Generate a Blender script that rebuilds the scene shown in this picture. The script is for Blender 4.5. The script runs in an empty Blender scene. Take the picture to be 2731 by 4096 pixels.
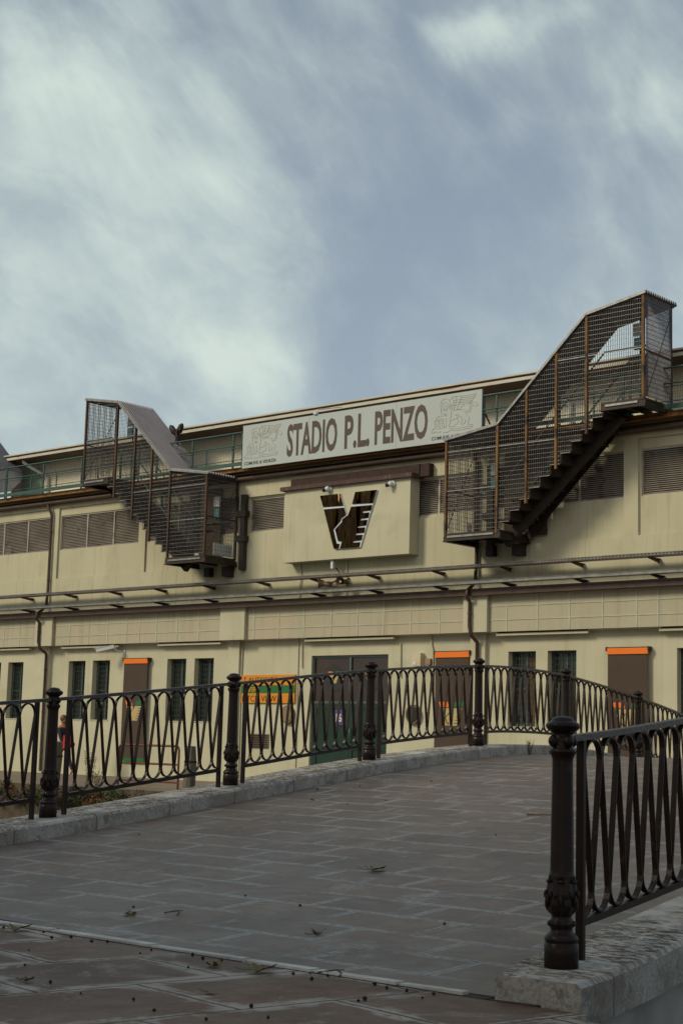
import bpy, bmesh, math, random
from mathutils import Vector, Matrix, noise as mnoise
random.seed(11)
R = math.radians
sc = bpy.context.scene
COL = sc.collection

# ------------------------------------------------------------------ camera
cam_d = bpy.data.cameras.new('camera'); cam = bpy.data.objects.new('camera', cam_d); COL.objects.link(cam)
cam_d.sensor_fit = 'VERTICAL'; cam_d.sensor_height = 36.0; cam_d.lens = 56.25
cam_d.clip_start = 0.1; cam_d.clip_end = 3000
cam.matrix_world = Matrix(((0.749438, 0.075097, 0.657802, 0), (0.661521, -0.125571, -0.739339, 0), (0.027079, 0.989238, -0.143786, 0), (0, 0, 0, 1)))
sc.camera = cam
cam_d.dof.use_dof = True; cam_d.dof.focus_distance = 11.5; cam_d.dof.aperture_fstop = 14

# ------------------------------------------------------------------ world, sun, exposure
sc.view_settings.view_transform = 'Standard'; sc.view_settings.look = 'None'
sc.view_settings.gamma = 1.0
sc.view_settings.exposure = 0.2
SUN_EL, SUN_AZ = R(34), R(-30)       # azimuth of the sun measured from -Y (behind the camera) towards +X
w = bpy.data.worlds.new("World"); sc.world = w; w.use_nodes = True
nt = w.node_tree; N = nt.nodes; Lk = nt.links; N.clear()
def nd(tree, t, **kw):
    n = tree.nodes.new(t)
    for k, v in kw.items(): setattr(n, k, v)
    return n
out = nd(nt, 'ShaderNodeOutputWorld'); 
sky = nd(nt, 'ShaderNodeTexSky'); sky.sky_type = 'NISHITA'; sky.sun_disc = False
sky.sun_elevation = SUN_EL; sky.sun_rotation = math.pi + SUN_AZ
sky.air_density = 1.2; sky.dust_density = 2.5; sky.ozone_density = 1.2
bg1 = nd(nt, 'ShaderNodeBackground'); bg1.inputs[1].default_value = 0.075
hs = nd(nt, 'ShaderNodeHueSaturation'); hs.inputs['Saturation'].default_value = 0.62
Lk.new(sky.outputs[0], hs.inputs['Color']); Lk.new(hs.outputs[0], bg1.inputs[0])
tc = nd(nt, 'ShaderNodeTexCoord')
def vmath(op, a, b=None):
    n = nd(nt, 'ShaderNodeVectorMath', operation=op)
    if isinstance(a, tuple): n.inputs[0].default_value = a
    else: Lk.new(a, n.inputs[0])
    if b is not None:
        if isinstance(b, tuple): n.inputs[1].default_value = b
        else: Lk.new(b, n.inputs[1])
    return n
def fmath(op, a, b=0.0, clamp=False):
    n = nd(nt, 'ShaderNodeMath', operation=op); n.use_clamp = clamp
    for i, q in enumerate((a, b)):
        if isinstance(q, (int, float)): n.inputs[i].default_value = q
        else: Lk.new(q, n.inputs[i])
    return n.outputs[0]
dirv = vmath('NORMALIZE', tc.outputs['Generated']).outputs[0]
# clouds live on a plane high above: divide the direction by its height
sep = nd(nt, 'ShaderNodeSeparateXYZ'); Lk.new(dirv, sep.inputs[0])
hz = fmath('ADD', fmath('MAXIMUM', sep.outputs[2], 0.0), 0.16)
div = nd(nt, 'ShaderNodeCombineXYZ')
Lk.new(fmath('DIVIDE', sep.outputs[0], hz), div.inputs[0]); Lk.new(fmath('DIVIDE', sep.outputs[1], hz), div.inputs[1])
mp = nd(nt, 'ShaderNodeMapping'); Lk.new(div.outputs[0], mp.inputs[0])
mp.inputs['Rotation'].default_value = (0, 0, R(20)); mp.inputs['Scale'].default_value = (1.0, 1.9, 1)
def noise(vec, scale, detail, rough=0.55, dist=0.0):
    n = nd(nt, 'ShaderNodeTexNoise'); n.inputs['Scale'].default_value = scale; n.inputs['Detail'].default_value = detail
    n.inputs['Roughness'].default_value = rough; n.inputs['Distortion'].default_value = dist
    Lk.new(vec, n.inputs['Vector']); return n.outputs['Fac']
n_big = noise(mp.outputs[0], 0.55, 3, 0.5, 0.4)
# long wisps: noise stretched along one fixed direction of the sky
UA, VA = (0.749438, 0.661521, 0.027079), (0.075097, -0.125571, 0.989238)
uvc = nd(nt, 'ShaderNodeCombineXYZ'); Lk.new(vmath('DOT_PRODUCT', dirv, UA).outputs['Value'], uvc.inputs[0]); Lk.new(vmath('DOT_PRODUCT', dirv, VA).outputs['Value'], uvc.inputs[1])
Lk.new(sep.outputs[0], uvc.inputs[2])
def wisp(rot, sx, sy, scale, detail, rough, dist):
    m_ = nd(nt, 'ShaderNodeMapping'); m_.vector_type = 'TEXTURE'; Lk.new(uvc.outputs[0], m_.inputs[0]); m_.inputs['Rotation'].default_value = (0, 0, rot); m_.inputs['Scale'].default_value = (sx, sy, 1)
    return noise(m_.outputs[0], scale, detail, rough, dist)
n_mid = wisp(R(-46), 1.5, .9, 7.5, 12, .58, .6)
n_fine = wisp(R(-15), 1.5, .9, 17.0, 9, .58, .3)
wn = nd(nt, 'ShaderNodeTexNoise'); wn.inputs['Scale'].default_value = 7.0; wn.inputs['Detail'].default_value = 6; Lk.new(uvc.outputs[0], wn.inputs['Vector'])
wv = vmath('SCALE', vmath('SUBTRACT', wn.outputs['Color'], (.5, .5, .5)).outputs[0]); wv.inputs['Scale'].default_value = .13
wdir = vmath('NORMALIZE', vmath('ADD', dirv, wv.outputs[0]).outputs[0]).outputs[0]
# banks of cloud: (direction, sharpness, weight)
BANKS = [((-0.7577, 0.5902, 0.2784), 60, 0.2), ((-0.6929, 0.6529, 0.3059), 90, 0.14), ((-0.7793, 0.5726, 0.2544), 300, 0.18), ((-0.6648, 0.6912, 0.2832), 300, 0.27), ((-0.7172, 0.5894, 0.3718), 80, 0.12), ((-0.6974, 0.6837, 0.2149), 700, 0.5), ((-0.6879, 0.6888, 0.2289), 2500, 0.25), ((-0.7629, 0.6079, 0.2202), 500, 0.05), ((-0.4954, 0.8223, 0.2801), 160, 0.34), ((-0.5403, 0.8088, 0.2322), 260, 0.3), ((-0.7328, 0.5803, 0.3554), 500, 0.15), ((-0.5394, 0.7250, 0.4283), 7000, 0.36), ((-0.5202, 0.7361, 0.4331), 7000, 0.3), ((-0.5524, 0.7178, 0.4239), 9000, 0.2), ((-0.4930, 0.7562, 0.4302), 6000, 0.3), ((-0.4724, 0.7983, 0.3736), 1500, 0.25), ((-0.5387, 0.7506, 0.3826), 9000, 0.25), ((-0.5646, 0.7619, 0.3173), 90, -0.34), ((-0.6359, 0.7300, 0.2505), 170, -0.36), ((-0.6127, 0.7110, 0.3451), 120, 0.12), ((-0.4966, 0.7674, 0.4056), 260, 0.06), ((-0.5159, 0.7841, 0.3449), 300, 0.06), ((-0.5559, 0.7358, 0.3869), 120, -0.12), ((-0.7473, 0.6315, 0.2068), 600, -0.15), ((-0.7423, 0.5950, 0.3082), 420, -0.16), ((-0.7418, 0.5336, 0.4061), 140, -0.1), ((-0.4821, 0.8145, 0.3227), 250, -0.15), ((-0.4653, 0.8007, 0.3773), 200, 0.25), ((-0.6296, 0.6588, 0.4118), 90, 0.1)]
acc = None
for (d_, k_, w_) in BANKS:
    dt = vmath('DOT_PRODUCT', wdir, tuple(d_)).outputs['Value']
    e = fmath('MULTIPLY', fmath('POWER', 2.718, fmath('MULTIPLY', fmath('SUBTRACT', dt, 1.0), k_)), w_)
    acc = e if acc is None else fmath('ADD', acc, e)
den = fmath('ADD', fmath('ADD', fmath('MULTIPLY', fmath('SUBTRACT', n_mid, 0.46), 1.5), fmath('MULTIPLY', fmath('SUBTRACT', n_big, 0.5), 0.5)), acc)
den = fmath('ADD', den, fmath('MULTIPLY', fmath('SUBTRACT', n_fine, 0.5), 0.85))
den = fmath('ADD', den, 0.20)
ramp = nd(nt, 'ShaderNodeValToRGB'); Lk.new(den, ramp.inputs[0])
ramp.color_ramp.elements[0].position = 0.0; ramp.color_ramp.elements[1].position = 1.0
ramp.color_ramp.interpolation = 'EASE'
cr = nd(nt, 'ShaderNodeValToRGB'); Lk.new(den, cr.inputs[0])
cr.color_ramp.elements[0].position = 0.0; cr.color_ramp.elements[0].color = (0.245, 0.322, 0.392, 1)
cr.color_ramp.elements[1].position = 1.0; cr.color_ramp.elements[1].color = (0.56, 0.645, 0.60, 1)
bg2 = nd(nt, 'ShaderNodeBackground'); Lk.new(cr.outputs[0], bg2.inputs[0]); bg2.inputs[1].default_value = 1.0
mx = nd(nt, 'ShaderNodeMixShader')
Lk.new(fmath('ADD', fmath('MULTIPLY', ramp.outputs[0], 0.62), 0.36, True), mx.inputs[0]); Lk.new(bg1.outputs[0], mx.inputs[1]); Lk.new(bg2.outputs[0], mx.inputs[2])
Lk.new(mx.outputs[0], out.inputs[0])

sun_d = bpy.data.lights.new('sun', 'SUN'); sun = bpy.data.objects.new('sun', sun_d); COL.objects.link(sun)
sun_d.energy = 2.0; sun_d.angle = R(15); sun_d.color = (1.0, 0.89, 0.66)
sv = Vector((math.sin(SUN_AZ) * math.cos(SUN_EL), -math.cos(SUN_AZ) * math.cos(SUN_EL), math.sin(SUN_EL)))
sun.rotation_euler = sv.to_track_quat('Z', 'Y').to_euler(); sun.location = (0, -20, 30)

# ------------------------------------------------------------------ materials
def mat(name, c1, c2=None, scale=4.0, rough=0.7, metal=0.0, bump=0.0, bscale=60.0, spec=0.4, stretch=None,
        streak=0.0, c3=None, s3=20.0, t3=0.62, w3=0.05, coords='Object', detail=6, rvar=0.0, lo=0.35, hi=0.65):
    m = bpy.data.materials.new(name); m.use_nodes = True
    t = m.node_tree; b = t.nodes['Principled BSDF']; L = t.links
    b.inputs['Roughness'].default_value = rough; b.inputs['Metallic'].default_value = metal
    b.inputs['Specular IOR Level'].default_value = spec
    tcn = nd(t, 'ShaderNodeTexCoord'); vec = tcn.outputs[coords]
    if stretch:
        mpn = nd(t, 'ShaderNodeMapping'); mpn.inputs['Scale'].default_value = stretch; L.new(vec, mpn.inputs[0]); vec2 = mpn.outputs[0]
    else: vec2 = vec
    if c2 is None: c2 = tuple(v * 0.82 for v in c1)
    n = nd(t, 'ShaderNodeTexNoise'); n.inputs['Scale'].default_value = scale; n.inputs['Detail'].default_value = detail
    L.new(vec2, n.inputs['Vector'])
    r = nd(t, 'ShaderNodeValToRGB'); L.new(n.outputs['Fac'], r.inputs[0])
    r.color_ramp.elements[0].position = lo; r.color_ramp.elements[1].position = hi
    r.color_ramp.elements[0].color = (*c1, 1); r.color_ramp.elements[1].color = (*c2, 1)
    colr = r.outputs[0]
    if c3:
        n3 = nd(t, 'ShaderNodeTexNoise'); n3.inputs['Scale'].default_value = s3; n3.inputs['Detail'].default_value = 8; n3.inputs['Roughness'].default_value = 0.65
        L.new(vec2, n3.inputs['Vector'])
        r3 = nd(t, 'ShaderNodeValToRGB'); L.new(n3.outputs['Fac'], r3.inputs[0])
        r3.color_ramp.elements[0].position = t3 - w3; r3.color_ramp.elements[1].position = t3 + w3
        mxn = nd(t, 'ShaderNodeMix', data_type='RGBA'); L.new(r3.outputs[0], mxn.inputs['Factor'])
        L.new(colr, mxn.inputs['A']); mxn.inputs['B'].default_value = (*c3, 1); colr = mxn.outputs['Result']
    if streak:
        ms = nd(t, 'ShaderNodeMapping'); ms.inputs['Scale'].default_value = (5.0, 1, .22); L.new(vec, ms.inputs[0])
        ns_ = nd(t, 'ShaderNodeTexNoise'); ns_.inputs['Scale'].default_value = 1.6; ns_.inputs['Detail'].default_value = 7; ns_.inputs['Roughness'].default_value = .6; L.new(ms.outputs[0], ns_.inputs['Vector'])
        nb_ = nd(t, 'ShaderNodeTexNoise'); nb_.inputs['Scale'].default_value = .55; nb_.inputs['Detail'].default_value = 5; L.new(vec, nb_.inputs['Vector'])
        rs = nd(t, 'ShaderNodeValToRGB'); L.new(ns_.outputs['Fac'], rs.inputs[0]); rs.color_ramp.elements[0].position = .50; rs.color_ramp.elements[1].position = .72
        rb = nd(t, 'ShaderNodeValToRGB'); L.new(nb_.outputs['Fac'], rb.inputs[0]); rb.color_ramp.elements[0].position = .38; rb.color_ramp.elements[1].position = .62
        mm = nd(t, 'ShaderNodeMath', operation='MULTIPLY'); L.new(rs.outputs[0], mm.inputs[0]); L.new(rb.outputs[0], mm.inputs[1])
        m2 = nd(t, 'ShaderNodeMath', operation='MULTIPLY'); L.new(mm.outputs[0], m2.inputs[0]); m2.inputs[1].default_value = streak
        mxs = nd(t, 'ShaderNodeMix', data_type='RGBA'); L.new(m2.outputs[0], mxs.inputs['Factor']); L.new(colr, mxs.inputs['A']); mxs.inputs['B'].default_value = (c1[0] * .50, c1[1] * .45, c1[2] * .38, 1); colr = mxs.outputs['Result']
    L.new(colr, b.inputs['Base Color'])
    if rvar:
        mr = nd(t, 'ShaderNodeMapRange'); L.new(n.outputs['Fac'], mr.inputs[0])
        mr.inputs[3].default_value = max(0, rough - rvar); mr.inputs[4].default_value = min(1, rough + rvar); L.new(mr.outputs[0], b.inputs['Roughness'])
    if bump:
        nb = nd(t, 'ShaderNodeTexNoise'); nb.inputs['Scale'].default_value = bscale; nb.inputs['Detail'].default_value = 5
        L.new(vec, nb.inputs['Vector'])
        bp = nd(t, 'ShaderNodeBump'); bp.inputs['Strength'].default_value = bump; bp.inputs['Distance'].default_value = 0.01
        L.new(nb.outputs['Fac'], bp.inputs['Height']); L.new(bp.outputs[0], b.inputs['Normal'])
    return m
MT = {}
MT['stucco'] = mat('cream_stucco', (0.49, 0.458, 0.315), (0.44, 0.408, 0.28), 0.8, 0.9, bump=0.25, bscale=35, streak=.55, c3=(0.35, 0.32, 0.215), s3=1.6, t3=0.70, w3=0.16, stretch=(1, 1, 0.55))
MT['stucco2'] = mat('pale_stucco', (0.50, 0.474, 0.345), (0.45, 0.425, 0.30), 1.1, 0.9, bump=0.2, bscale=35, streak=.3, c3=(0.43, 0.41, 0.28), s3=.9, t3=.62, w3=.05)
MT['panel'] = mat('beige_cladding', (0.42, 0.385, 0.275), (0.385, 0.355, 0.25), 0.5, 0.85, bump=0.1, streak=.5, c3=(0.44, 0.365, 0.26), s3=0.35, t3=0.56, w3=0.08)
MT['joint'] = mat('pale_joint', (0.455, 0.45, 0.345), None, 3, 0.85)
MT['upper'] = mat('upper_storey_render', (0.78, 0.69, 0.50), (0.74, 0.71, 0.57), 0.6, 0.85)
MT['soffit'] = mat('brown_soffit', (0.15, 0.10, 0.065), (0.11, 0.08, 0.055), 2, 0.8)
MT['fascia'] = mat('white_roof_edge', (0.55, 0.52, 0.44), (0.46, 0.42, 0.34), 3, 0.6, c3=(0.30, 0.12, 0.04), s3=2.2, t3=0.66, w3=0.03, stretch=(0.6, 1, 6))
MT['louvre'] = mat('weathered_louvre_metal', (0.43, 0.385, 0.33), (0.33, 0.29, 0.245), 2.5, 0.55, 0.2, c3=(0.22, 0.17, 0.125), s3=3, t3=0.62)
MT['dark'] = mat('dark_interior', (0.02, 0.017, 0.014), None, 2, 0.8)
MT['brown'] = mat('brown_gutter_paint', (0.085, 0.048, 0.033), (0.055, 0.033, 0.025), 6, 0.5, c3=(0.12, 0.07, 0.05), s3=12)
MT['rust'] = mat('rusty_beam', (0.26, 0.115, 0.02), (0.15, 0.07, 0.025), 7, 0.75, c3=(0.05, 0.03, 0.02), s3=9, t3=0.58, stretch=(0.6, 1, 2))
MT['steel'] = mat('dark_stair_steel', (0.030, 0.022, 0.018), (0.045, 0.032, 0.024), 5, 0.6, 0.3)
MT['stairrust'] = mat('ochre_rust_post', (0.22, 0.105, 0.025), (0.10, 0.05, 0.02), 1.8, 0.7, c3=(0.035, 0.02, 0.015), s3=6, t3=0.56, stretch=(1, 1, .6))
MT['darkrust'] = mat('dark_rust_post', (0.038, 0.022, 0.016), (0.085, 0.044, 0.018), 2.0, 0.7, stretch=(1, 1, .6))
MT['grate'] = mat('grating_bar_steel', (0.080, 0.070, 0.068), (0.055, 0.047, 0.045), 9, 0.5, 0.1)
MT['rod'] = mat('galvanised_rod', (0.30, 0.30, 0.285), (0.20, 0.19, 0.175), 9, 0.42, 0.5)
MT['corr'] = mat('lilac_grey_corrugated_sheet', (0.17, 0.165, 0.185), (0.135, 0.13, 0.145), 2, 0.5, 0.35)
MT['galv'] = mat('galvanised_tray_steel', (0.25, 0.25, 0.235), (0.17, 0.16, 0.145), 5, 0.45, 0.4, c3=(0.15, 0.09, 0.05), s3=4, t3=0.68)
MT['green'] = mat('green_railing_paint', (0.025, 0.068, 0.058), (0.035, 0.09, 0.074), 5, 0.5, c3=(0.17, 0.10, 0.04), s3=9, t3=0.66)
MT['wire'] = mat('dark_wire_mesh', (0.07, 0.075, 0.065), None, 3, 0.6)
MT['board'] = mat('pale_sign_board', (0.42, 0.465, 0.445), (0.39, 0.435, 0.415), 0.7, 0.45)
MT['letter'] = mat('brown_sign_letter', (0.078, 0.050, 0.038), (0.064, 0.042, 0.033), 2.0, 0.5)
MT['lion'] = mat('ochre_emblem_line', (0.41, 0.37, 0.30), None, 3, 0.6)
MT['black'] = mat('black_print', (0.022, 0.022, 0.02), None, 3, 0.5)
MT['brick'] = mat('dark_red_brick', (0.085, 0.048, 0.040), (0.06, 0.036, 0.031), 18, 0.85, bump=.3, c3=(0.21, 0.15, 0.12), s3=9, t3=0.62, stretch=(2.2, 1, .4))
MT['darkbrick'] = mat('dark_brown_brick', (0.05, 0.025, 0.018), (0.03, 0.017, 0.013), 10, 0.85)
MT['white'] = mat('white_plastic', (0.62, 0.66, 0.64), (0.55, 0.58, 0.56), 3, 0.4)
MT['cream'] = mat('cream_plastic', (0.58, 0.50, 0.33), None, 3, 0.5)
MT['logoedge'] = mat('white_logo_edge', (0.62, 0.68, 0.70), (0.55, 0.60, 0.63), 2, 0.35)
MT['horn'] = mat('brown_horn_plastic', (0.20, 0.135, 0.085), (0.14, 0.09, 0.06), 3, 0.5)
MT['shade'] = mat('brown_shade_fabric', (0.062, 0.038, 0.026), (0.052, 0.033, 0.023), 1, 0.75)
MT['orange'] = mat('orange_vinyl', (0.78, 0.17, 0.006), (0.72, 0.155, 0.006), 2, 0.5)
MT['amber'] = mat('amber_vinyl', (0.62, 0.235, 0.008), (0.58, 0.215, 0.008), 1, 0.45)
MT['vgreen'] = mat('green_vinyl', (0.012, 0.14, 0.035), (0.012, 0.12, 0.03), 1, 0.45)
MT['vcream'] = mat('cream_vinyl', (0.48, 0.36, 0.165), None, 2, 0.6)
MT['dgreen'] = mat('dark_green_door_paint', (0.007, 0.027, 0.017), (0.010, 0.034, 0.022), 2, 0.4)
MT['frame'] = mat('grey_green_aluminium', (0.10, 0.13, 0.11), None, 3, 0.4, 0.4)
MT['glass'] = mat('dark_door_glass', (0.035, 0.02, 0.013), (0.05, 0.027, 0.016), 0.6, 0.06, 0, spec=0.8)
MT['wglass'] = mat('dark_window_glass', (0.018, 0.026, 0.02), (0.03, 0.04, 0.03), 1.5, 0.12, 0, spec=0.6)
MT['curtain'] = mat('brown_curtain', (0.16, 0.09, 0.04), (0.10, 0.055, 0.03), 8, 0.8, stretch=(1, 1, .05))
MT['wgrille'] = mat('green_window_bar', (0.030, 0.045, 0.038), (0.02, 0.032, 0.027), 6, 0.5)
MT['purple'] = mat('purple_number_plate', (0.085, 0.045, 0.18), None, 2, 0.5)
MT['iron'] = mat('dark_brown_cast_iron', (0.012, 0.006, 0.005), (0.019, 0.010, 0.008), 7, 0.36, 0.0, bump=0.12, bscale=160, spec=0.24, c3=(0.060, 0.026, 0.013), s3=11, t3=0.66, rvar=.08)
MT['ironworn'] = mat('worn_iron_rail_paint', (0.028, 0.018, 0.016), (0.042, 0.028, 0.025), 14, 0.34, 0.0, bump=0.3, bscale=90, spec=0.6, c3=(0.20, 0.19, 0.20), s3=30, t3=0.62, w3=.03, rvar=.1)
MT['wood'] = mat('grey_mooring_wood', (0.17, 0.145, 0.11), (0.09, 0.07, 0.05), 5, 0.85, bump=.5, bscale=20, stretch=(6, 6, .6))
MT['redbar'] = mat('rusty_red_tube', (0.16, 0.035, 0.022), (0.10, 0.03, 0.02), 8, 0.5, c3=(0.40, 0.36, 0.32), s3=3.5, t3=0.70, w3=.01)
MT['quaywall'] = mat('brown_quay_brick', (0.10, 0.07, 0.045), (0.06, 0.045, 0.03), 4, 0.9, bump=.5, bscale=18)
MT['sidewalk'] = mat('brown_grey_stone_paving', (0.22, 0.17, 0.12), (0.17, 0.13, 0.095), 1.2, 0.75)
MT['wallgrey'] = mat('cracked_grey_render', (0.40, 0.385, 0.36), (0.30, 0.285, 0.26), 3.5, 0.85, bump=.3, bscale=30, c3=(0.15, 0.135, 0.11), s3=4.0, t3=0.68, w3=.04)
MT['leaf'] = mat('autumn_leaf', (0.11, 0.12, 0.025), (0.18, 0.13, 0.04), 30, 0.65)
MT['brownleaf'] = mat('dry_brown_leaf', (0.14, 0.07, 0.03), (0.08, 0.04, 0.02), 30, 0.7)
MT['weed'] = mat('weed_foliage', (0.045, 0.065, 0.018), (0.085, 0.075, 0.02), 8, 0.7)
MT['cover'] = mat('autumn_ground_cover', (0.035, 0.055, 0.012), (0.14, 0.052, 0.015), 1.6, 0.75, lo=.42, hi=.60)
MT['seed'] = mat('dark_seed_pod', (0.018, 0.011, 0.008), None, 10, 0.7)
MT['skin'] = mat('skin', (0.30, 0.16, 0.10), None, 5, 0.6)
MT['hair'] = mat('reddish_hair', (0.14, 0.05, 0.02), (0.08, 0.03, 0.015), 15, 0.5)
MT['coat'] = mat('dark_coat', (0.02, 0.02, 0.024), None, 5, 0.85)
MT['redbag'] = mat('red_bag_fabric', (0.42, 0.012, 0.012), None, 5, 0.6)
MT['scarf'] = mat('orange_scarf', (0.5, 0.13, 0.03), None, 5, 0.8)
MT['bluesign'] = mat('blue_sign', (0.10, 0.26, 0.30), None, 3, 0.5)

# kerb stone: pale worn stone with rust coloured lichen on its top face
def kerb_material():
    m = bpy.data.materials.new('lichened_pale_stone'); m.use_nodes = True
    t = m.node_tree; b = t.nodes['Principled BSDF']; L = t.links
    tcn = nd(t, 'ShaderNodeTexCoord'); v = tcn.outputs['Object']
    def nz(s, d=8, r=.6, vec=None, dist=0.):
        n = nd(t, 'ShaderNodeTexNoise'); n.inputs['Scale'].default_value = s; n.inputs['Detail'].default_value = d; n.inputs['Roughness'].default_value = r
        n.inputs['Distortion'].default_value = dist
        L.new(vec or v, n.inputs['Vector']); return n.outputs['Fac']
    def rp(f, a, c, ca=(0, 0, 0, 1), cb=(1, 1, 1, 1)):
        n = nd(t, 'ShaderNodeValToRGB'); L.new(f, n.inputs[0]); e = n.color_ramp.elements
        e[0].position = a; e[1].position = c; e[0].color = ca; e[1].color = cb; return n.outputs[0]
    def mxc(f, a, c):
        n = nd(t, 'ShaderNodeMix', data_type='RGBA')
        for key, q in (('Factor', f), ('A', a), ('B', c)):
            if isinstance(q, tuple): n.inputs[key].default_value = q
            else: L.new(q, n.inputs[key])
        return n.outputs['Result']
    def ml(a, c, op='MULTIPLY'):
        n = nd(t, 'ShaderNodeMath', operation=op); n.use_clamp = True
        for i, q in enumerate((a, c)):
            if isinstance(q, (int, float)): n.inputs[i].default_value = q
            else: L.new(q, n.inputs[i])
        return n.outputs[0]
    base = rp(nz(4), .35, .65, (0.54, 0.525, 0.49, 1), (0.40, 0.38, 0.345, 1))
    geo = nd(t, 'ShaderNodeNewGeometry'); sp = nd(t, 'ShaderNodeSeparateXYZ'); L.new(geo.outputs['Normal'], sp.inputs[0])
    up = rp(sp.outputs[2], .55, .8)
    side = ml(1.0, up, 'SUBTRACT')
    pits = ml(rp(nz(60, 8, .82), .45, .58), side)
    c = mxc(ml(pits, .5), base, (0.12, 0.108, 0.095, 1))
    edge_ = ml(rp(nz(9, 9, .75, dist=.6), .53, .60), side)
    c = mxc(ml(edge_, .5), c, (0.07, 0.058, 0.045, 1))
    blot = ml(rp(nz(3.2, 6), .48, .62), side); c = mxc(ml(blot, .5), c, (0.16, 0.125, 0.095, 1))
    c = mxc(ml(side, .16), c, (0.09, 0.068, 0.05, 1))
    sm = nd(t, 'ShaderNodeMapping'); sm.inputs['Scale'].default_value = (.55, 1.7, 1); L.new(v, sm.inputs[0])
    lich = ml(ml(rp(nz(19, 10, .74, vec=sm.outputs[0], dist=1.0), .475, .515), rp(nz(2.0, 4), .34, .48)), up)
    lc = rp(nz(3.0, 3), .4, .6, (0.105, 0.042, 0.014, 1), (0.07, 0.05, 0.024, 1))
    c = mxc(ml(lich, .92), c, lc)
    # joints between the kerb stones, along the u coordinate
    uv = nd(t, 'ShaderNodeUVMap'); su = nd(t, 'ShaderNodeSeparateXYZ'); L.new(uv.outputs[0], su.inputs[0])
    fr = ml(su.outputs[0], 1.12, 'MULTIPLY'); n = fr.node; n.use_clamp = False
    f2 = nd(t, 'ShaderNodeMath', operation='FRACT'); L.new(fr, f2.inputs[0])
    lt = nd(t, 'ShaderNodeMath', operation='LESS_THAN'); L.new(f2.outputs[0], lt.inputs[0]); lt.inputs[1].default_value = 0.011
    c = mxc(ml(lt.outputs[0], .8), c, (0.05, 0.042, 0.035, 1))
    L.new(c, b.inputs['Base Color']); b.inputs['Roughness'].default_value = .75; b.inputs['Specular IOR Level'].default_value = .4
    bp = nd(t, 'ShaderNodeBump'); bp.inputs['Strength'].default_value = .6; bp.inputs['Distance'].default_value = .012
    L.new(nz(30, 6, .7), bp.inputs['Height']); L.new(bp.outputs[0], b.inputs['Normal'])
    return m
MT['kerb'] = kerb_material()

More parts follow.
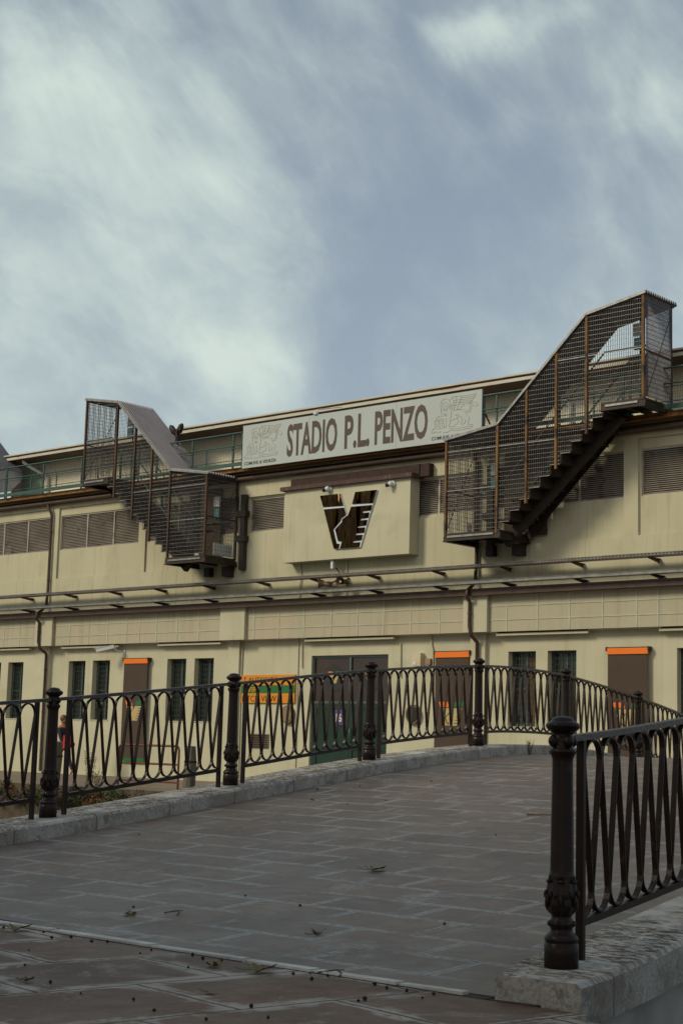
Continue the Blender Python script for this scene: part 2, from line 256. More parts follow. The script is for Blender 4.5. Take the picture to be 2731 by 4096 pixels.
def paving_material(name, row, width, cA, cB, jd, light, jw, lw, rot=0.0, warp=0.0, rough=.5, moss=False, patches=False, scl=1.0):
    """stone slabs in running bond; uv is in metres"""
    m = bpy.data.materials.new(name); m.use_nodes = True
    t = m.node_tree; b = t.nodes['Principled BSDF']; L = t.links
    uv = nd(t, 'ShaderNodeUVMap'); v0 = uv.outputs[0]
    mpn = nd(t, 'ShaderNodeMapping'); mpn.inputs['Rotation'].default_value = (0, 0, rot); L.new(v0, mpn.inputs[0]); v = mpn.outputs[0]
    def nz(s, d=6, r=.6, dist=0., vec=None, out='Fac'):
        n = nd(t, 'ShaderNodeTexNoise'); n.inputs['Scale'].default_value = s; n.inputs['Detail'].default_value = d; n.inputs['Roughness'].default_value = r
        n.inputs['Distortion'].default_value = dist; L.new(vec or v, n.inputs['Vector']); return n.outputs[out]
    def rp(f, a, c, ca=(0, 0, 0, 1), cb=(1, 1, 1, 1)):
        n = nd(t, 'ShaderNodeValToRGB'); L.new(f, n.inputs[0]); e = n.color_ramp.elements
        e[0].position = a; e[1].position = c; e[0].color = ca; e[1].color = cb; return n.outputs[0]
    def mxc(f, a, c):
        n = nd(t, 'ShaderNodeMix', data_type='RGBA')
        for key, q in (('Factor', f), ('A', a), ('B', c)):
            if isinstance(q, (tuple, float)): n.inputs[key].default_value = q
            else: L.new(q, n.inputs[key])
        return n.outputs['Result']
    def ml(a, c, op='MULTIPLY', cl=True):
        n = nd(t, 'ShaderNodeMath', operation=op); n.use_clamp = cl
        for i, q in enumerate((a, c)):
            if isinstance(q, (int, float)): n.inputs[i].default_value = q
            else: L.new(q, n.inputs[i])
        return n.outputs[0]
    vv = v
    if warp:
        n = nd(t, 'ShaderNodeVectorMath', operation='SUBTRACT'); L.new(nz(2.2, 5, .65, out='Color'), n.inputs[0]); n.inputs[1].default_value = (.5, .5, .5)
        s = nd(t, 'ShaderNodeVectorMath', operation='SCALE'); L.new(n.outputs[0], s.inputs[0]); s.inputs['Scale'].default_value = warp
        a = nd(t, 'ShaderNodeVectorMath', operation='ADD'); L.new(v, a.inputs[0]); L.new(s.outputs[0], a.inputs[1]); vv = a.outputs[0]
    def br(mortar, smooth):
        n = nd(t, 'ShaderNodeTexBrick'); L.new(vv, n.inputs['Vector']); n.inputs['Scale'].default_value = 1.0
        n.inputs['Brick Width'].default_value = width; n.inputs['Row Height'].default_value = row
        n.inputs['Mortar Size'].default_value = mortar; n.inputs['Mortar Smooth'].default_value = smooth
        n.inputs['Color1'].default_value = (0, 0, 0, 1); n.inputs['Color2'].default_value = (1, 1, 1, 1); n.inputs['Mortar'].default_value = (.5, .5, .5, 1)
        n.offset = .5; n.squash = 1.0; return n
    b1 = br(jw, .1); b2 = br(lw, .15)
    base = mxc(rp(nz(1.3, 8, .7, .4), .38, .60), cA, cB)
    tone = nd(t, 'ShaderNodeMapRange'); L.new(b1.outputs['Color'], tone.inputs[0]); tone.inputs[3].default_value = .66; tone.inputs[4].default_value = 1.25
    hsv = nd(t, 'ShaderNodeHueSaturation'); L.new(base, hsv.inputs['Color']); L.new(tone.outputs[0], hsv.inputs['Value']); c = hsv.outputs[0]
    grain = rp(nz(38, 6, .8), .42, .60); c = mxc(ml(grain, .55), c, tuple(q * .55 for q in cA[:3]) + (1,))
    pit = rp(nz(70, 5, .8), .54, .62); c = mxc(ml(pit, .42), c, tuple(min(1, q * 1.9) for q in cA[:3]) + (1,))
    st = rp(nz(.8, 7, .66, .8), .48, .62); c = mxc(ml(st, .72), c, tuple(q * .6 for q in cA[:3]) + (1,))
    mot = rp(nz(6.5, 9, .78, .3), .44, .58); c = mxc(ml(mot, .55), c, tuple(q * .48 for q in cA[:3]) + (1,))
    worn = ml(rp(nz(2.1, 9, .74, .8), .55, .62), rp(nz(30, 6, .8), .40, .55)); c = mxc(ml(worn, .42), c, light)
    ln = ml(b2.outputs['Fac'], rp(nz(1.5, 5, .65), .41, .53)); ln = ml(ln, rp(nz(24, 4), .3, .55))
    c = mxc(ml(ln, .85), c, light)
    if patches:
        near = br(.11, .9).outputs['Fac']
        pt = ml(rp(nz(1.7, 8, .64, .6), .50, .56), rp(near, .05, .5)); c = mxc(ml(pt, .8), c, light)
    if moss:
        su = nd(t, 'ShaderNodeSeparateXYZ'); L.new(v0, su.inputs[0])
        edge = nd(t, 'ShaderNodeMapRange'); L.new(su.outputs[1], edge.inputs[0]); edge.inputs[1].default_value = 1.3; edge.inputs[2].default_value = 0.2
        mo = ml(edge.outputs[0], rp(nz(3.5, 7, .65), .40, .62)); c = mxc(ml(mo, .8), c, (0.085, 0.068, 0.018, 1))
    jf = ml(b1.outputs['Fac'], rp(nz(3, 4), .2, .4) if not patches else 1.0)
    c = mxc(ml(jf, .85), c, jd)
    L.new(c, b.inputs['Base Color'])
    mr = nd(t, 'ShaderNodeMapRange'); L.new(nz(1.1, 8, .7, .5), mr.inputs[0]); mr.inputs[1].default_value = .3; mr.inputs[2].default_value = .7
    mr.inputs[3].default_value = rough - .15; mr.inputs[4].default_value = rough + .18; L.new(mr.outputs[0], b.inputs['Roughness'])
    b.inputs['Specular IOR Level'].default_value = .75 if moss else .25
    b.inputs['Sheen Weight'].default_value = .09 if moss else .0; b.inputs['Sheen Roughness'].default_value = .35; b.inputs['Sheen Tint'].default_value = (.75, .88, 1, 1)
    hgt = ml(ml(nz(60, 5, .7), .5), ml(b1.outputs['Fac'], 1.0), 'SUBTRACT', False)
    bp = nd(t, 'ShaderNodeBump'); bp.inputs['Strength'].default_value = .7; bp.inputs['Distance'].default_value = .010
    L.new(hgt, bp.inputs['Height']); L.new(bp.outputs[0], b.inputs['Normal'])
    return m
MT['deck'] = paving_material('grey_trachyte_slabs', .40, .66, (0.195, 0.130, 0.085, 1), (0.115, 0.070, 0.043, 1), (0.022, 0.016, 0.013, 1), (0.36, 0.36, 0.35, 1), .005, .027, rot=-R(90 - 5.6), rough=.42, moss=True, warp=.022)
MT['nearpave'] = paving_material('reddish_grey_quay_slabs', .70, .88, (0.185, 0.108, 0.070, 1), (0.130, 0.080, 0.054, 1), (0.010, 0.007, 0.005, 1), (0.42, 0.38, 0.33, 1), .009, .036, rot=-R(80.4), rough=.48, warp=.07, patches=True)

def logo_material():
    m = mat('glossy_black_logo_face', (0.045, 0.024, 0.012), (0.085, 0.046, 0.020), 1.6, 0.07, 1.0, spec=.45, stretch=(3, 1, .5), lo=.5, hi=.75)
    t = m.node_tree; b = t.nodes['Principled BSDF']
    tcn = nd(t, 'ShaderNodeTexCoord'); mpn = nd(t, 'ShaderNodeMapping'); mpn.inputs['Scale'].default_value = (3.2, 1, .7); t.links.new(tcn.outputs['Object'], mpn.inputs[0])
    n = nd(t, 'ShaderNodeTexNoise'); n.inputs['Scale'].default_value = 1.1; n.inputs['Detail'].default_value = 0.0; n.inputs['Distortion'].default_value = .8; t.links.new(mpn.outputs[0], n.inputs['Vector'])
    bp = nd(t, 'ShaderNodeBump'); bp.inputs['Strength'].default_value = 1.0; bp.inputs['Distance'].default_value = .22
    t.links.new(n.outputs['Fac'], bp.inputs['Height']); t.links.new(bp.outputs[0], b.inputs['Normal'])
    b.inputs['Specular Tint'].default_value = (1.0, .62, .32, 1)
    return m
MT['logoface'] = logo_material()

def water_material():
    m = mat('dark_canal_water', (0.02, 0.03, 0.022), (0.03, 0.038, 0.028), .5, 0.06, 0, bump=.5, bscale=2.5, spec=.6)
    return m
MT['water'] = water_material()

# ------------------------------------------------------------------ mesh helpers
ORG = {}
class MB:
    def __init__(s): s.v = []; s.f = []; s.uv = None; s.sm = []
    def face(s, pts, smooth=False):
        i = len(s.v); s.v += [tuple(p) for p in pts]; s.f.append(list(range(i, i + len(pts)))); s.sm.append(smooth)
    def mesh(s, vs, fs, smooth=False):
        i = len(s.v); s.v += [tuple(p) for p in vs]
        for f in fs: s.f.append([i + k for k in f]); s.sm.append(smooth)
    def box(s, x0, x1, y0, y1, z0, z1):
        vs = [(x, y, z) for x in (x0, x1) for y in (y0, y1) for z in (z0, z1)]
        s.mesh(vs, [(0, 1, 3, 2), (4, 6, 7, 5), (0, 4, 5, 1), (2, 3, 7, 6), (0, 2, 6, 4), (1, 5, 7, 3)]); return s
    def bar(s, p, q, w, h=None, up=(0, 0, 1)):
        """rectangular bar from p to q, w across, h along up"""
        h = w if h is None else h
        p = Vector(p); q = Vector(q); d = (q - p).normalized(); u = Vector(up)
        if abs(d.dot(u)) > .98: u = Vector((0, 1, 0))
        a = d.cross(u).normalized() * w / 2; c = a.cross(d).normalized() * h / 2
        vs = [p - a - c, p + a - c, p + a + c, p - a + c, q - a - c, q + a - c, q + a + c, q - a + c]
        s.mesh(vs, [(0, 1, 2, 3), (7, 6, 5, 4), (0, 4, 5, 1), (1, 5, 6, 2), (2, 6, 7, 3), (3, 7, 4, 0)]); return s
    def tube(s, pts, r, n=8, cap=True):
        pts = [Vector(p) for p in pts]; rr = r if isinstance(r, (list, tuple)) else [r] * len(pts)
        rings = []; up = None
        for i, p in enumerate(pts):
            d = ((pts[i + 1] - p) if i + 1 < len(pts) else (p - pts[i - 1])).normalized()
            if 0 < i < len(pts) - 1: d = ((pts[i + 1] - p).normalized() + (p - pts[i - 1]).normalized()).normalized()
            if up is None: up = Vector((0, 0, 1)) if abs(d.z) < .9 else Vector((0, 1, 0))
            a = d.cross(up).normalized(); b_ = a.cross(d).normalized(); up = b_
            rings.append([p + (a * math.cos(2 * math.pi * k / n) + b_ * math.sin(2 * math.pi * k / n)) * rr[i] for k in range(n)])
        vs = [q for ring in rings for q in ring]; fs = []
        for i in range(len(rings) - 1):
            for k in range(n): fs.append((i * n + k, i * n + (k + 1) % n, (i + 1) * n + (k + 1) % n, (i + 1) * n + k))
        s.mesh(vs, fs, True)
        if cap: s.face(rings[0][::-1]); s.face(rings[-1])
        return s
    def lathe(s, prof, c=(0, 0, 0), n=20, mod=None, smooth=True):
        vs = []; fs = []
        for (r, z) in prof:
            for k in range(n):
                a = 2 * math.pi * k / n; q = r * (mod(a, z) if mod else 1)
                vs.append((c[0] + q * math.cos(a), c[1] + q * math.sin(a), c[2] + z))
        m = len(prof)
        for i in range(m - 1):
            for k in range(n): fs.append((i * n + k, i * n + (k + 1) % n, (i + 1) * n + (k + 1) % n, (i + 1) * n + k))
        fs.append(tuple(range(n))[::-1]); fs.append(tuple((m - 1) * n + k for k in range(n)))
        s.mesh(vs, fs, smooth); return s
    def ball(s, c, r, n=10, m=6, sq=(1, 1, 1)):
        prof = [(max(1e-4, math.sin(math.pi * i / m)), -math.cos(math.pi * i / m)) for i in range(m + 1)]
        vs = []; fs = []
        for (q, z) in prof:
            for k in range(n):
                a = 2 * math.pi * k / n; vs.append((c[0] + r * q * math.cos(a) * sq[0], c[1] + r * q * math.sin(a) * sq[1], c[2] + r * z * sq[2]))
        for i in range(m):
            for k in range(n): fs.append((i * n + k, i * n + (k + 1) % n, (i + 1) * n + (k + 1) % n, (i + 1) * n + k))
        s.mesh(vs, fs, True); return s
    def prism_y(s, pts, y0, y1):
        """polygon in x,z extruded from y0 (front, towards the canal) to y1"""
        n = len(pts); ar = sum(pts[i][0] * pts[(i + 1) % n][1] - pts[(i + 1) % n][0] * pts[i][1] for i in range(n))
        if ar < 0: pts = pts[::-1]
        vs = [(x, y0, z) for x, z in pts] + [(x, y1, z) for x, z in pts]
        fs = [tuple(range(n)), tuple(range(2 * n - 1, n - 1, -1))] + [((i + 1) % n, i, n + i, n + (i + 1) % n) for i in range(n)]
        s.mesh(vs, fs); return s
    def holes(s, x0, x1, z0, z1, y0, y1, hs):
        """wall slab facing -Y with rectangular openings and their reveals"""
        xs = sorted({x0, x1} | {h[0] for h in hs} | {h[1] for h in hs}); zs = sorted({z0, z1} | {h[2] for h in hs} | {h[3] for h in hs})
        def solid(i, j):
            if i < 0 or j < 0 or i >= len(xs) - 1 or j >= len(zs) - 1: return False
            cx = (xs[i] + xs[i + 1]) / 2; cz = (zs[j] + zs[j + 1]) / 2
            return not any(h[0] < cx < h[1] and h[2] < cz < h[3] for h in hs)
        for i in range(len(xs) - 1):
            for j in range(len(zs) - 1):
                if not solid(i, j): continue
                a, b_, c, d = xs[i], xs[i + 1], zs[j], zs[j + 1]
                s.face([(a, y0, c), (b_, y0, c), (b_, y0, d), (a, y0, d)])
                if not solid(i - 1, j): s.face([(a, y1, c), (a, y0, c), (a, y0, d), (a, y1, d)])
                if not solid(i + 1, j): s.face([(b_, y0, c), (b_, y1, c), (b_, y1, d), (b_, y0, d)])
                if not solid(i, j - 1): s.face([(a, y1, c), (b_, y1, c), (b_, y0, c), (a, y0, c)])
                if not solid(i, j + 1): s.face([(a, y0, d), (b_, y0, d), (b_, y1, d), (a, y1, d)])
        return s
    def build(s, name, m, parent=None, org=None, uv=None):
        o0 = Vector(org) if org is not None else (ORG[parent.name] if parent is not None else Vector((0, 0, 0)))
        me = bpy.data.meshes.new(name); me.from_pydata([tuple(Vector(p) - o0) for p in s.v], [], s.f)
        me.polygons.foreach_set('use_smooth', s.sm)
        if uv:
            l = me.uv_layers.new(name='UVMap')
            for lp in me.loops:
                l.data[lp.index].uv = uv(s.v[lp.vertex_index])
        me.materials.append(m if not isinstance(m, str) else MT[m]); me.update()
        o = bpy.data.objects.new(name, me); COL.objects.link(o)
        if parent is not None:
            o.parent = parent
            # parts share the origin of the thing
        else: o.location = o0
        ORG[o.name] = o0.copy()
        return o
def tag(o, label=None, cat=None, group=None, kind=None):
    if label: o['label'] = label
    if cat: o['category'] = cat
    if group: o['group'] = group
    if kind: o['kind'] = kind
    return o
def thing(name, label, cat, loc, group=None):
    o = bpy.data.objects.new(name, None); COL.objects.link(o); o.location = loc; o.empty_display_size = .2
    ORG[o.name] = Vector(loc); return tag(o, label, cat, group)
def copy_thing(r, delta, label):
    c = r.copy(); COL.objects.link(c); c.location = Vector(r.location) + Vector(delta); c['label'] = label
    ORG[c.name] = ORG[r.name] + Vector(delta)
    def kids(src, dst):
        for ch in [x for x in bpy.data.objects if x.parent == src]:
            k = ch.copy(); COL.objects.link(k); k.parent = dst; ORG[k.name] = ORG[ch.name] + Vector(delta); kids(ch, k)
    kids(r, c); return c
def text(body, x0, x1, z0, z1, y, m, parent, name='lettering', thick=.004, bold=0.0):
    cu = bpy.data.curves.new('t', 'FONT'); cu.body = body; cu.offset = bold; cu.resolution_u = 3
    o = bpy.data.objects.new('t', cu); COL.objects.link(o)
    dg = bpy.context.evaluated_depsgraph_get(); me = o.evaluated_get(dg).to_mesh()
    vs = [tuple(v.co) for v in me.vertices]; fs = [tuple(p.vertices) for p in me.polygons]
    bm = MB(); ax, bx_ = min(v[0] for v in vs), max(v[0] for v in vs); az, bz = min(v[1] for v in vs), max(v[1] for v in vs)
    q = [(x0 + (v[0] - ax) / (bx_ - ax) * (x1 - x0), y, z0 + (v[1] - az) / (bz - az) * (z1 - z0)) for v in vs]
    bm.mesh(q, fs)
    # give the letters a thickness: rim faces along open edges
    from collections import Counter
    ec = Counter(); 
    for f in fs:
        for i in range(len(f)): ec[tuple(sorted((f[i], f[(i + 1) % len(f)])))] += 1
    for f in fs:
        for i in range(len(f)):
            a, b_ = f[i], f[(i + 1) % len(f)]
            if ec[tuple(sorted((a, b_)))] == 1:
                A, B = q[a], q[b_]; bm.face([B, A, (A[0], y + thick, A[2]), (B[0], y + thick, B[2])])
    o.evaluated_get(dg).to_mesh_clear(); bpy.data.objects.remove(o); bpy.data.curves.remove(cu)
    return bm.build(name, m, parent)

# ================================================================== bridge frame: s runs along the bridge from the near end, l across it from the right railing
DV = Vector((math.cos(R(98.4)), math.sin(R(98.4)))); NV = Vector((-DV.y, DV.x)); O2 = Vector((-3.695, 5.55))
SS = [-1, 0, 1.5, 3.302, 5.632, 7.962, 10.292, 11.4, 12.622, 14.952, 17.3, 19.5, 21, 25]
ZZ = [-.87, -.855, -.76, -.617, -.386, -.145, .030, .06, .036, -.150, -.42, -.72, -.85, -.87]
def kz(s):
    """height of the kerb tops, smoothed through the survey points"""
    if s <= SS[0]: return ZZ[0]
    if s >= SS[-1]: return ZZ[-1]
    i = max(k for k in range(len(SS) - 1) if SS[k] <= s)
    t = (s - SS[i]) / (SS[i + 1] - SS[i])
    def sl(k):
        if k <= 0 or k >= len(SS) - 1: return 0.0
        return (ZZ[k + 1] - ZZ[k - 1]) / (SS[k + 1] - SS[k - 1])
    h = SS[i + 1] - SS[i]; a, b_ = ZZ[i], ZZ[i + 1]; m0, m1 = sl(i) * h, sl(i + 1) * h
    return (2 * t**3 - 3 * t**2 + 1) * a + (t**3 - 2 * t**2 + t) * m0 + (-2 * t**3 + 3 * t**2) * b_ + (t**3 - t**2) * m1
def kzn(s): return kz(s) + .022 * max(0, min(s, 3.3)) * (1 if s < 3.3 else max(0, 1 - (s - 3.3) / 3)) - .004
def W(s, l, z=0.0):
    q = O2 + DV * s + NV * l; return Vector((q.x, q.y, z))
def SL(p):
    q = Vector((p[0], p[1])) - O2; return (q.dot(DV), q.dot(NV))
GZ = -0.965; FZ = -1.03; WZ = -2.1; SEND = 21.6; LW = 5.915

# ------------------------------------------------------------------ ground, quays, water
b = MB(); b.face([(-500, -500, GZ), (-3.35, -500, GZ), (-3.35, 5.21, GZ), (-500, 5.21, GZ)])
tag(b.build('ground', 'nearpave', uv=lambda p: (p[0], p[1])), kind='structure')
b = MB(); b.face([(-3.35, -500, GZ), (500, -500, GZ), (500, 5.09, GZ), (-3.35, 5.09, GZ)])
tag(b.build('pavement', 'nearpave', uv=lambda p: (p[0], p[1])), kind='structure')
b = MB(); b.box(-500, -3.62, 4.9, 5.205, -6, GZ - .02); b.box(-3.62, 500, 4.9, 5.085, -6, GZ - .02)
b.box(-500, 500, -500, 4.9, -6, -3)
tag(b.build('quay_wall', 'quaywall'), kind='structure')
b = MB(); b.face([(-500, 5.0, WZ), (500, 5.0, WZ), (500, 22.2, WZ), (-500, 22.2, WZ)]); tag(b.build('water', 'water'), kind='structure')
b = MB(); b.box(-500, 500, 21.9, 600, -6, FZ)
tag(b.build('sidewalk', 'sidewalk'), kind='structure')
b = MB(); b.box(-500, 500, 21.72, 21.9, -6, FZ + .012)
tag(b.build('quay_edge', 'quaywall'), kind='structure')
# bed of the canal
b = MB(); b.box(-500, 500, 5.3, 21.8, -7, -4.5); tag(b.build('canal_bed', 'quaywall'), kind='structure')

# pale strip of edging stones where the quay meets the bridge
b = MB(); x = -12.0; k = 0
while x < -3.95:
    L_ = random.uniform(.28, .75); x2 = min(x + L_, -3.93)
    if not (-6.38 < x < -6.13):
        j = random.uniform(-.006, .006); wd = random.uniform(.022, .031)
        b.mesh([(x + .008, 5.42 - wd + j, GZ - .05), (x2, 5.42 - wd + j * .4, GZ - .05), (x2, 5.425 + wd + j * .4, GZ - .05), (x + .008, 5.425 + wd + j, GZ - .05),
                (x + .012, 5.42 - wd + j, GZ + .010), (x2 - .003, 5.42 - wd + j * .4, GZ + .014), (x2 - .003, 5.425 + wd + j * .4, GZ + .014), (x + .012, 5.425 + wd + j, GZ + .010)],
               [(0, 1, 5, 4), (1, 2, 6, 5), (2, 3, 7, 6), (3, 0, 4, 7), (4, 5, 6, 7)])
    x = x2
b.v = [(p[0], p[1] - .19, p[2]) for p in b.v]
tag(b.build('kerb_strip', mat('pale_edging_stone', (0.66, 0.66, 0.63), (0.46, 0.45, 0.42), 6, .7, bump=.5, bscale=40, c3=(.09, .075, .06), s3=22, t3=.68)), kind='structure')
# dark gap full of dirt along the joint
b = MB(); 
for i in range(40):
    x0 = -12 + i * .21
    b.box(x0, x0 + .22, 5.192 + random.uniform(0, .008), 5.268 - random.uniform(0, .008), GZ - .3, GZ + .002)
tag(b.build('joint_dirt', mat('joint_dirt', (0.035, 0.026, 0.02), (0.06, 0.045, 0.033), 18, .95)), kind='structure')

# ------------------------------------------------------------------ footbridge
br = thing('footbridge', 'arched stone footbridge with grey slab deck and pale stone kerbs', 'bridge', W(0, 3, GZ))
b = MB(); ns, nl = 90, 12
def s_start(l):      # the deck starts on the line y = 5.27, parallel with the canal
    return (5.27 - O2.y - NV.y * l) / DV.y
rows = []
for j in range(nl + 1):
    l = .17 + (LW - .25 + .03 - .17) * j / nl; s0 = s_start(l); rows.append([(s0 + (SEND - s0) * i / ns, l) for i in range(ns + 1)])
def dz(s, l):
    z = kz(s) - .108 - .008 * abs(l - 3) / 3
    return max(z, GZ + .0) if s > .6 else GZ + (max(0, s + .6)) * 0.004 + (z - GZ if z > GZ else 0)
vs = []; fs = []
for r_ in rows: vs += [tuple(W(s, l, max(GZ + .004, dz(s, l)))) for s, l in r_]
for j in range(nl):
    for i in range(ns):
        a = j * (ns + 1) + i; fs.append((a, a + 1, a + ns + 2, a + ns + 1))
b.mesh(vs, fs, True)
# underside so that the slab has thickness
b.build('deck', 'deck', br, uv=lambda p: SL(p))
b = MB(); prof = [(s_start(3) + .0 + (SEND - s_start(3)) * i / 40) for i in range(41)]
def under(s):
    t = max(0.0, min(1.0, (s - 2.2) / 17.5)); return -2.6 + 2.15 * math.sqrt(max(0, 1 - (2 * t - 1) ** 2))
for i in range(40):
    s0, s1 = prof[i], prof[i + 1]; l0, l1 = -.15, LW + .15
    t0, t1 = kz(s0) - .20, kz(s1) - .20; u0, u1 = min(under(s0), t0 - .25), min(under(s1), t1 - .25)
    b.face([W(s0, l0, u0), W(s1, l0, u1), W(s1, l0, t1), W(s0, l0, t0)]); b.face([W(s1, l1, u1), W(s0, l1, u0), W(s0, l1, t0), W(s1, l1, t1)])
    b.face([W(s0, l1, u0), W(s1, l1, u1), W(s1, l0, u1), W(s0, l0, u0)]); b.face([W(s0, l0, t0), W(s1, l0, t1), W(s1, l1, t1), W(s0, l1, t0)])
b.build('arch', 'wallgrey', br)
def kerb(la, lb, f, s0, s1, name, step=.12, wob=.006):
    """long stone kerb with slightly worn edges: section in (l, z) swept along s"""
    b = MB(); n = int((s1 - s0) / step); sec = [(la, -.17), (la, -.018), (la + .018 * (1 if lb > la else -1), 0.0), (lb - .018 * (1 if lb > la else -1), 0.0), (lb, -.018), (lb, -.17)]
    vs = []
    for i in range(n + 1):
        s = s0 + (s1 - s0) * i / n
        for (l, h) in sec:
            q = Vector((s * 4.1, l * 6, h * 9)); o_ = mnoise.noise(q) * wob * .35 + mnoise.noise(q * 4.3) * wob * .45
            if la < lb: pass
            elif l > .1: l = l - max(0.0, .05 - s) * .22
            vs.append(tuple(W(s, l + o_, f(s) + h + (o_ * .6 if h > -.1 else 0))))
    fs = []
    for i in range(n):
        for k in range(5): fs.append((i * 6 + k, i * 6 + k + 1, (i + 1) * 6 + k + 1, (i + 1) * 6 + k))
    fs += [tuple(range(6)), tuple(n * 6 + k for k in range(6))[::-1]]
    b.mesh(vs, fs); b.build(name, 'kerb', br, uv=lambda p: SL(p))
kerb(LW - .26, LW + .26, kz, .1, SEND, 'kerb')
kerb(.215, -.225, kzn, -.31, SEND, 'kerb', step=.05, wob=.009)
# rendered outer wall under the near kerb, with a projecting stone course at its start
b = MB(); n = 60
for i in range(n):
    s0 = -.28 + (SEND + .28) * i / n; s1 = -.28 + (SEND + .28) * (i + 1) / n
    b.face([W(s0, -.165, -3.2), W(s1, -.165, -3.2), W(s1, -.165, kzn(s1) - .165), W(s0, -.165, kzn(s0) - .165)])
    b.face([W(s0, -.165, kzn(s0) - .165), W(s1, -.165, kzn(s1) - .165), W(s1, .2, kzn(s1) - .165), W(s0, .2, kzn(s0) - .165)])
b.face([W(-.28, .2, -3.2), W(-.28, -.165, -3.2), W(-.28, -.165, kzn(0) - .165), W(-.28, .2, kzn(0) - .165)])
b.build('side_wall', 'wallgrey', br)

# ------------------------------------------------------------------ cast iron railings
POST = [(0.0725, 0), (.0725, .090), (.069, .094), (.0675, .099), (.071, .104), (.072, .113), (.066, .125), (.055, .134), (.048, .139), (.046, .150), (.048, .155),
        (.0545, .164), (.056, .172), (.053, .182), (.046, .190), (.0425, .196), (.043, .204), (.053, .213), (.062, .226), (.0655, .245), (.064, .270), (.060, .300),
        (.056, .325), (.054, .345), (.056, .358), (.052, .368), (.0505, .376), (.050, .384), (.0485, .45), (.0465, .60), (.0445, .72), (.0435, .815), (.045, .828), (.050, .840), (.0565, .850), (.0585, .857),
        (.055, .864), (.046, .869), (.044, .876), (.046, .90), (.045, .918), (.041, .924), (.048, .932), (.061, .941), (.070, .949), (.0740, .958), (.0725, .966), (.064, .973),
        (.055, .977), (.050, .981), (.047, .987), (.038, .993), (.020, .998), (.002, 1.0)]
def post_mesh():
    b = MB()
    def mod(a, z):
        if .205 < z < .36:     # acanthus leaves: six lobes with ribs
            e = min(1, (z - .205) / .03, (.36 - z) / .02); q = (a * 6 / (2 * math.pi)) % 1 - .5
            return 1 + e * (.09 * math.cos(2 * math.pi * q) + .022 * math.cos(2 * math.pi * q * 5 + z * 160))
        if .385 < z < .82: return 1 + .018 * math.cos(12 * a)
        return 1
    fine = []
    for (r0, z0), (r1, z1) in zip(POST, POST[1:]):
        k = 3 if (.2 < z0 < .36 and z1 - z0 > .012) else 1
        for i in range(k): fine.append((r0 + (r1 - r0) * i / k, z0 + (z1 - z0) * i / k))
    fine.append(POST[-1])
    fine = [(r_ * .95, z_) for r_, z_ in fine]
    b.lathe(fine, n=60, mod=mod)
    for k in range(4):
        a = math.pi / 4 + k * math.pi / 2 + R(20); b.ball((.043 * math.cos(a), .043 * math.sin(a), .897), .0225, 12, 8, (1, 1, 1.15))
    for k in range(8):
        a = k * math.pi / 4 + .2; b.ball((.048 * math.cos(a), .048 * math.sin(a), .172), .0135, 8, 6, (1, 1, .9))
    for k in range(6):       # curled leaf tips on the bulge
        a = k * math.pi / 3; b.ball((.058 * math.cos(a), .058 * math.sin(a), .338), .0105, 8, 6, (1, 1, .8))
        b.ball((.065 * math.cos(a + .35), .065 * math.sin(a + .35), .285), .008, 8, 6, (1, 1, 2.1)); b.ball((.065 * math.cos(a - .35), .065 * math.sin(a - .35), .285), .008, 8, 6, (1, 1, 2.1))
        b.ball((.064 * math.cos(a), .064 * math.sin(a), .262), .010, 8, 6, (1, 1, 2.6))
    me = b.build('post', 'iron'); d = me.data; bpy.data.objects.remove(me); return d
PM = post_mesh()
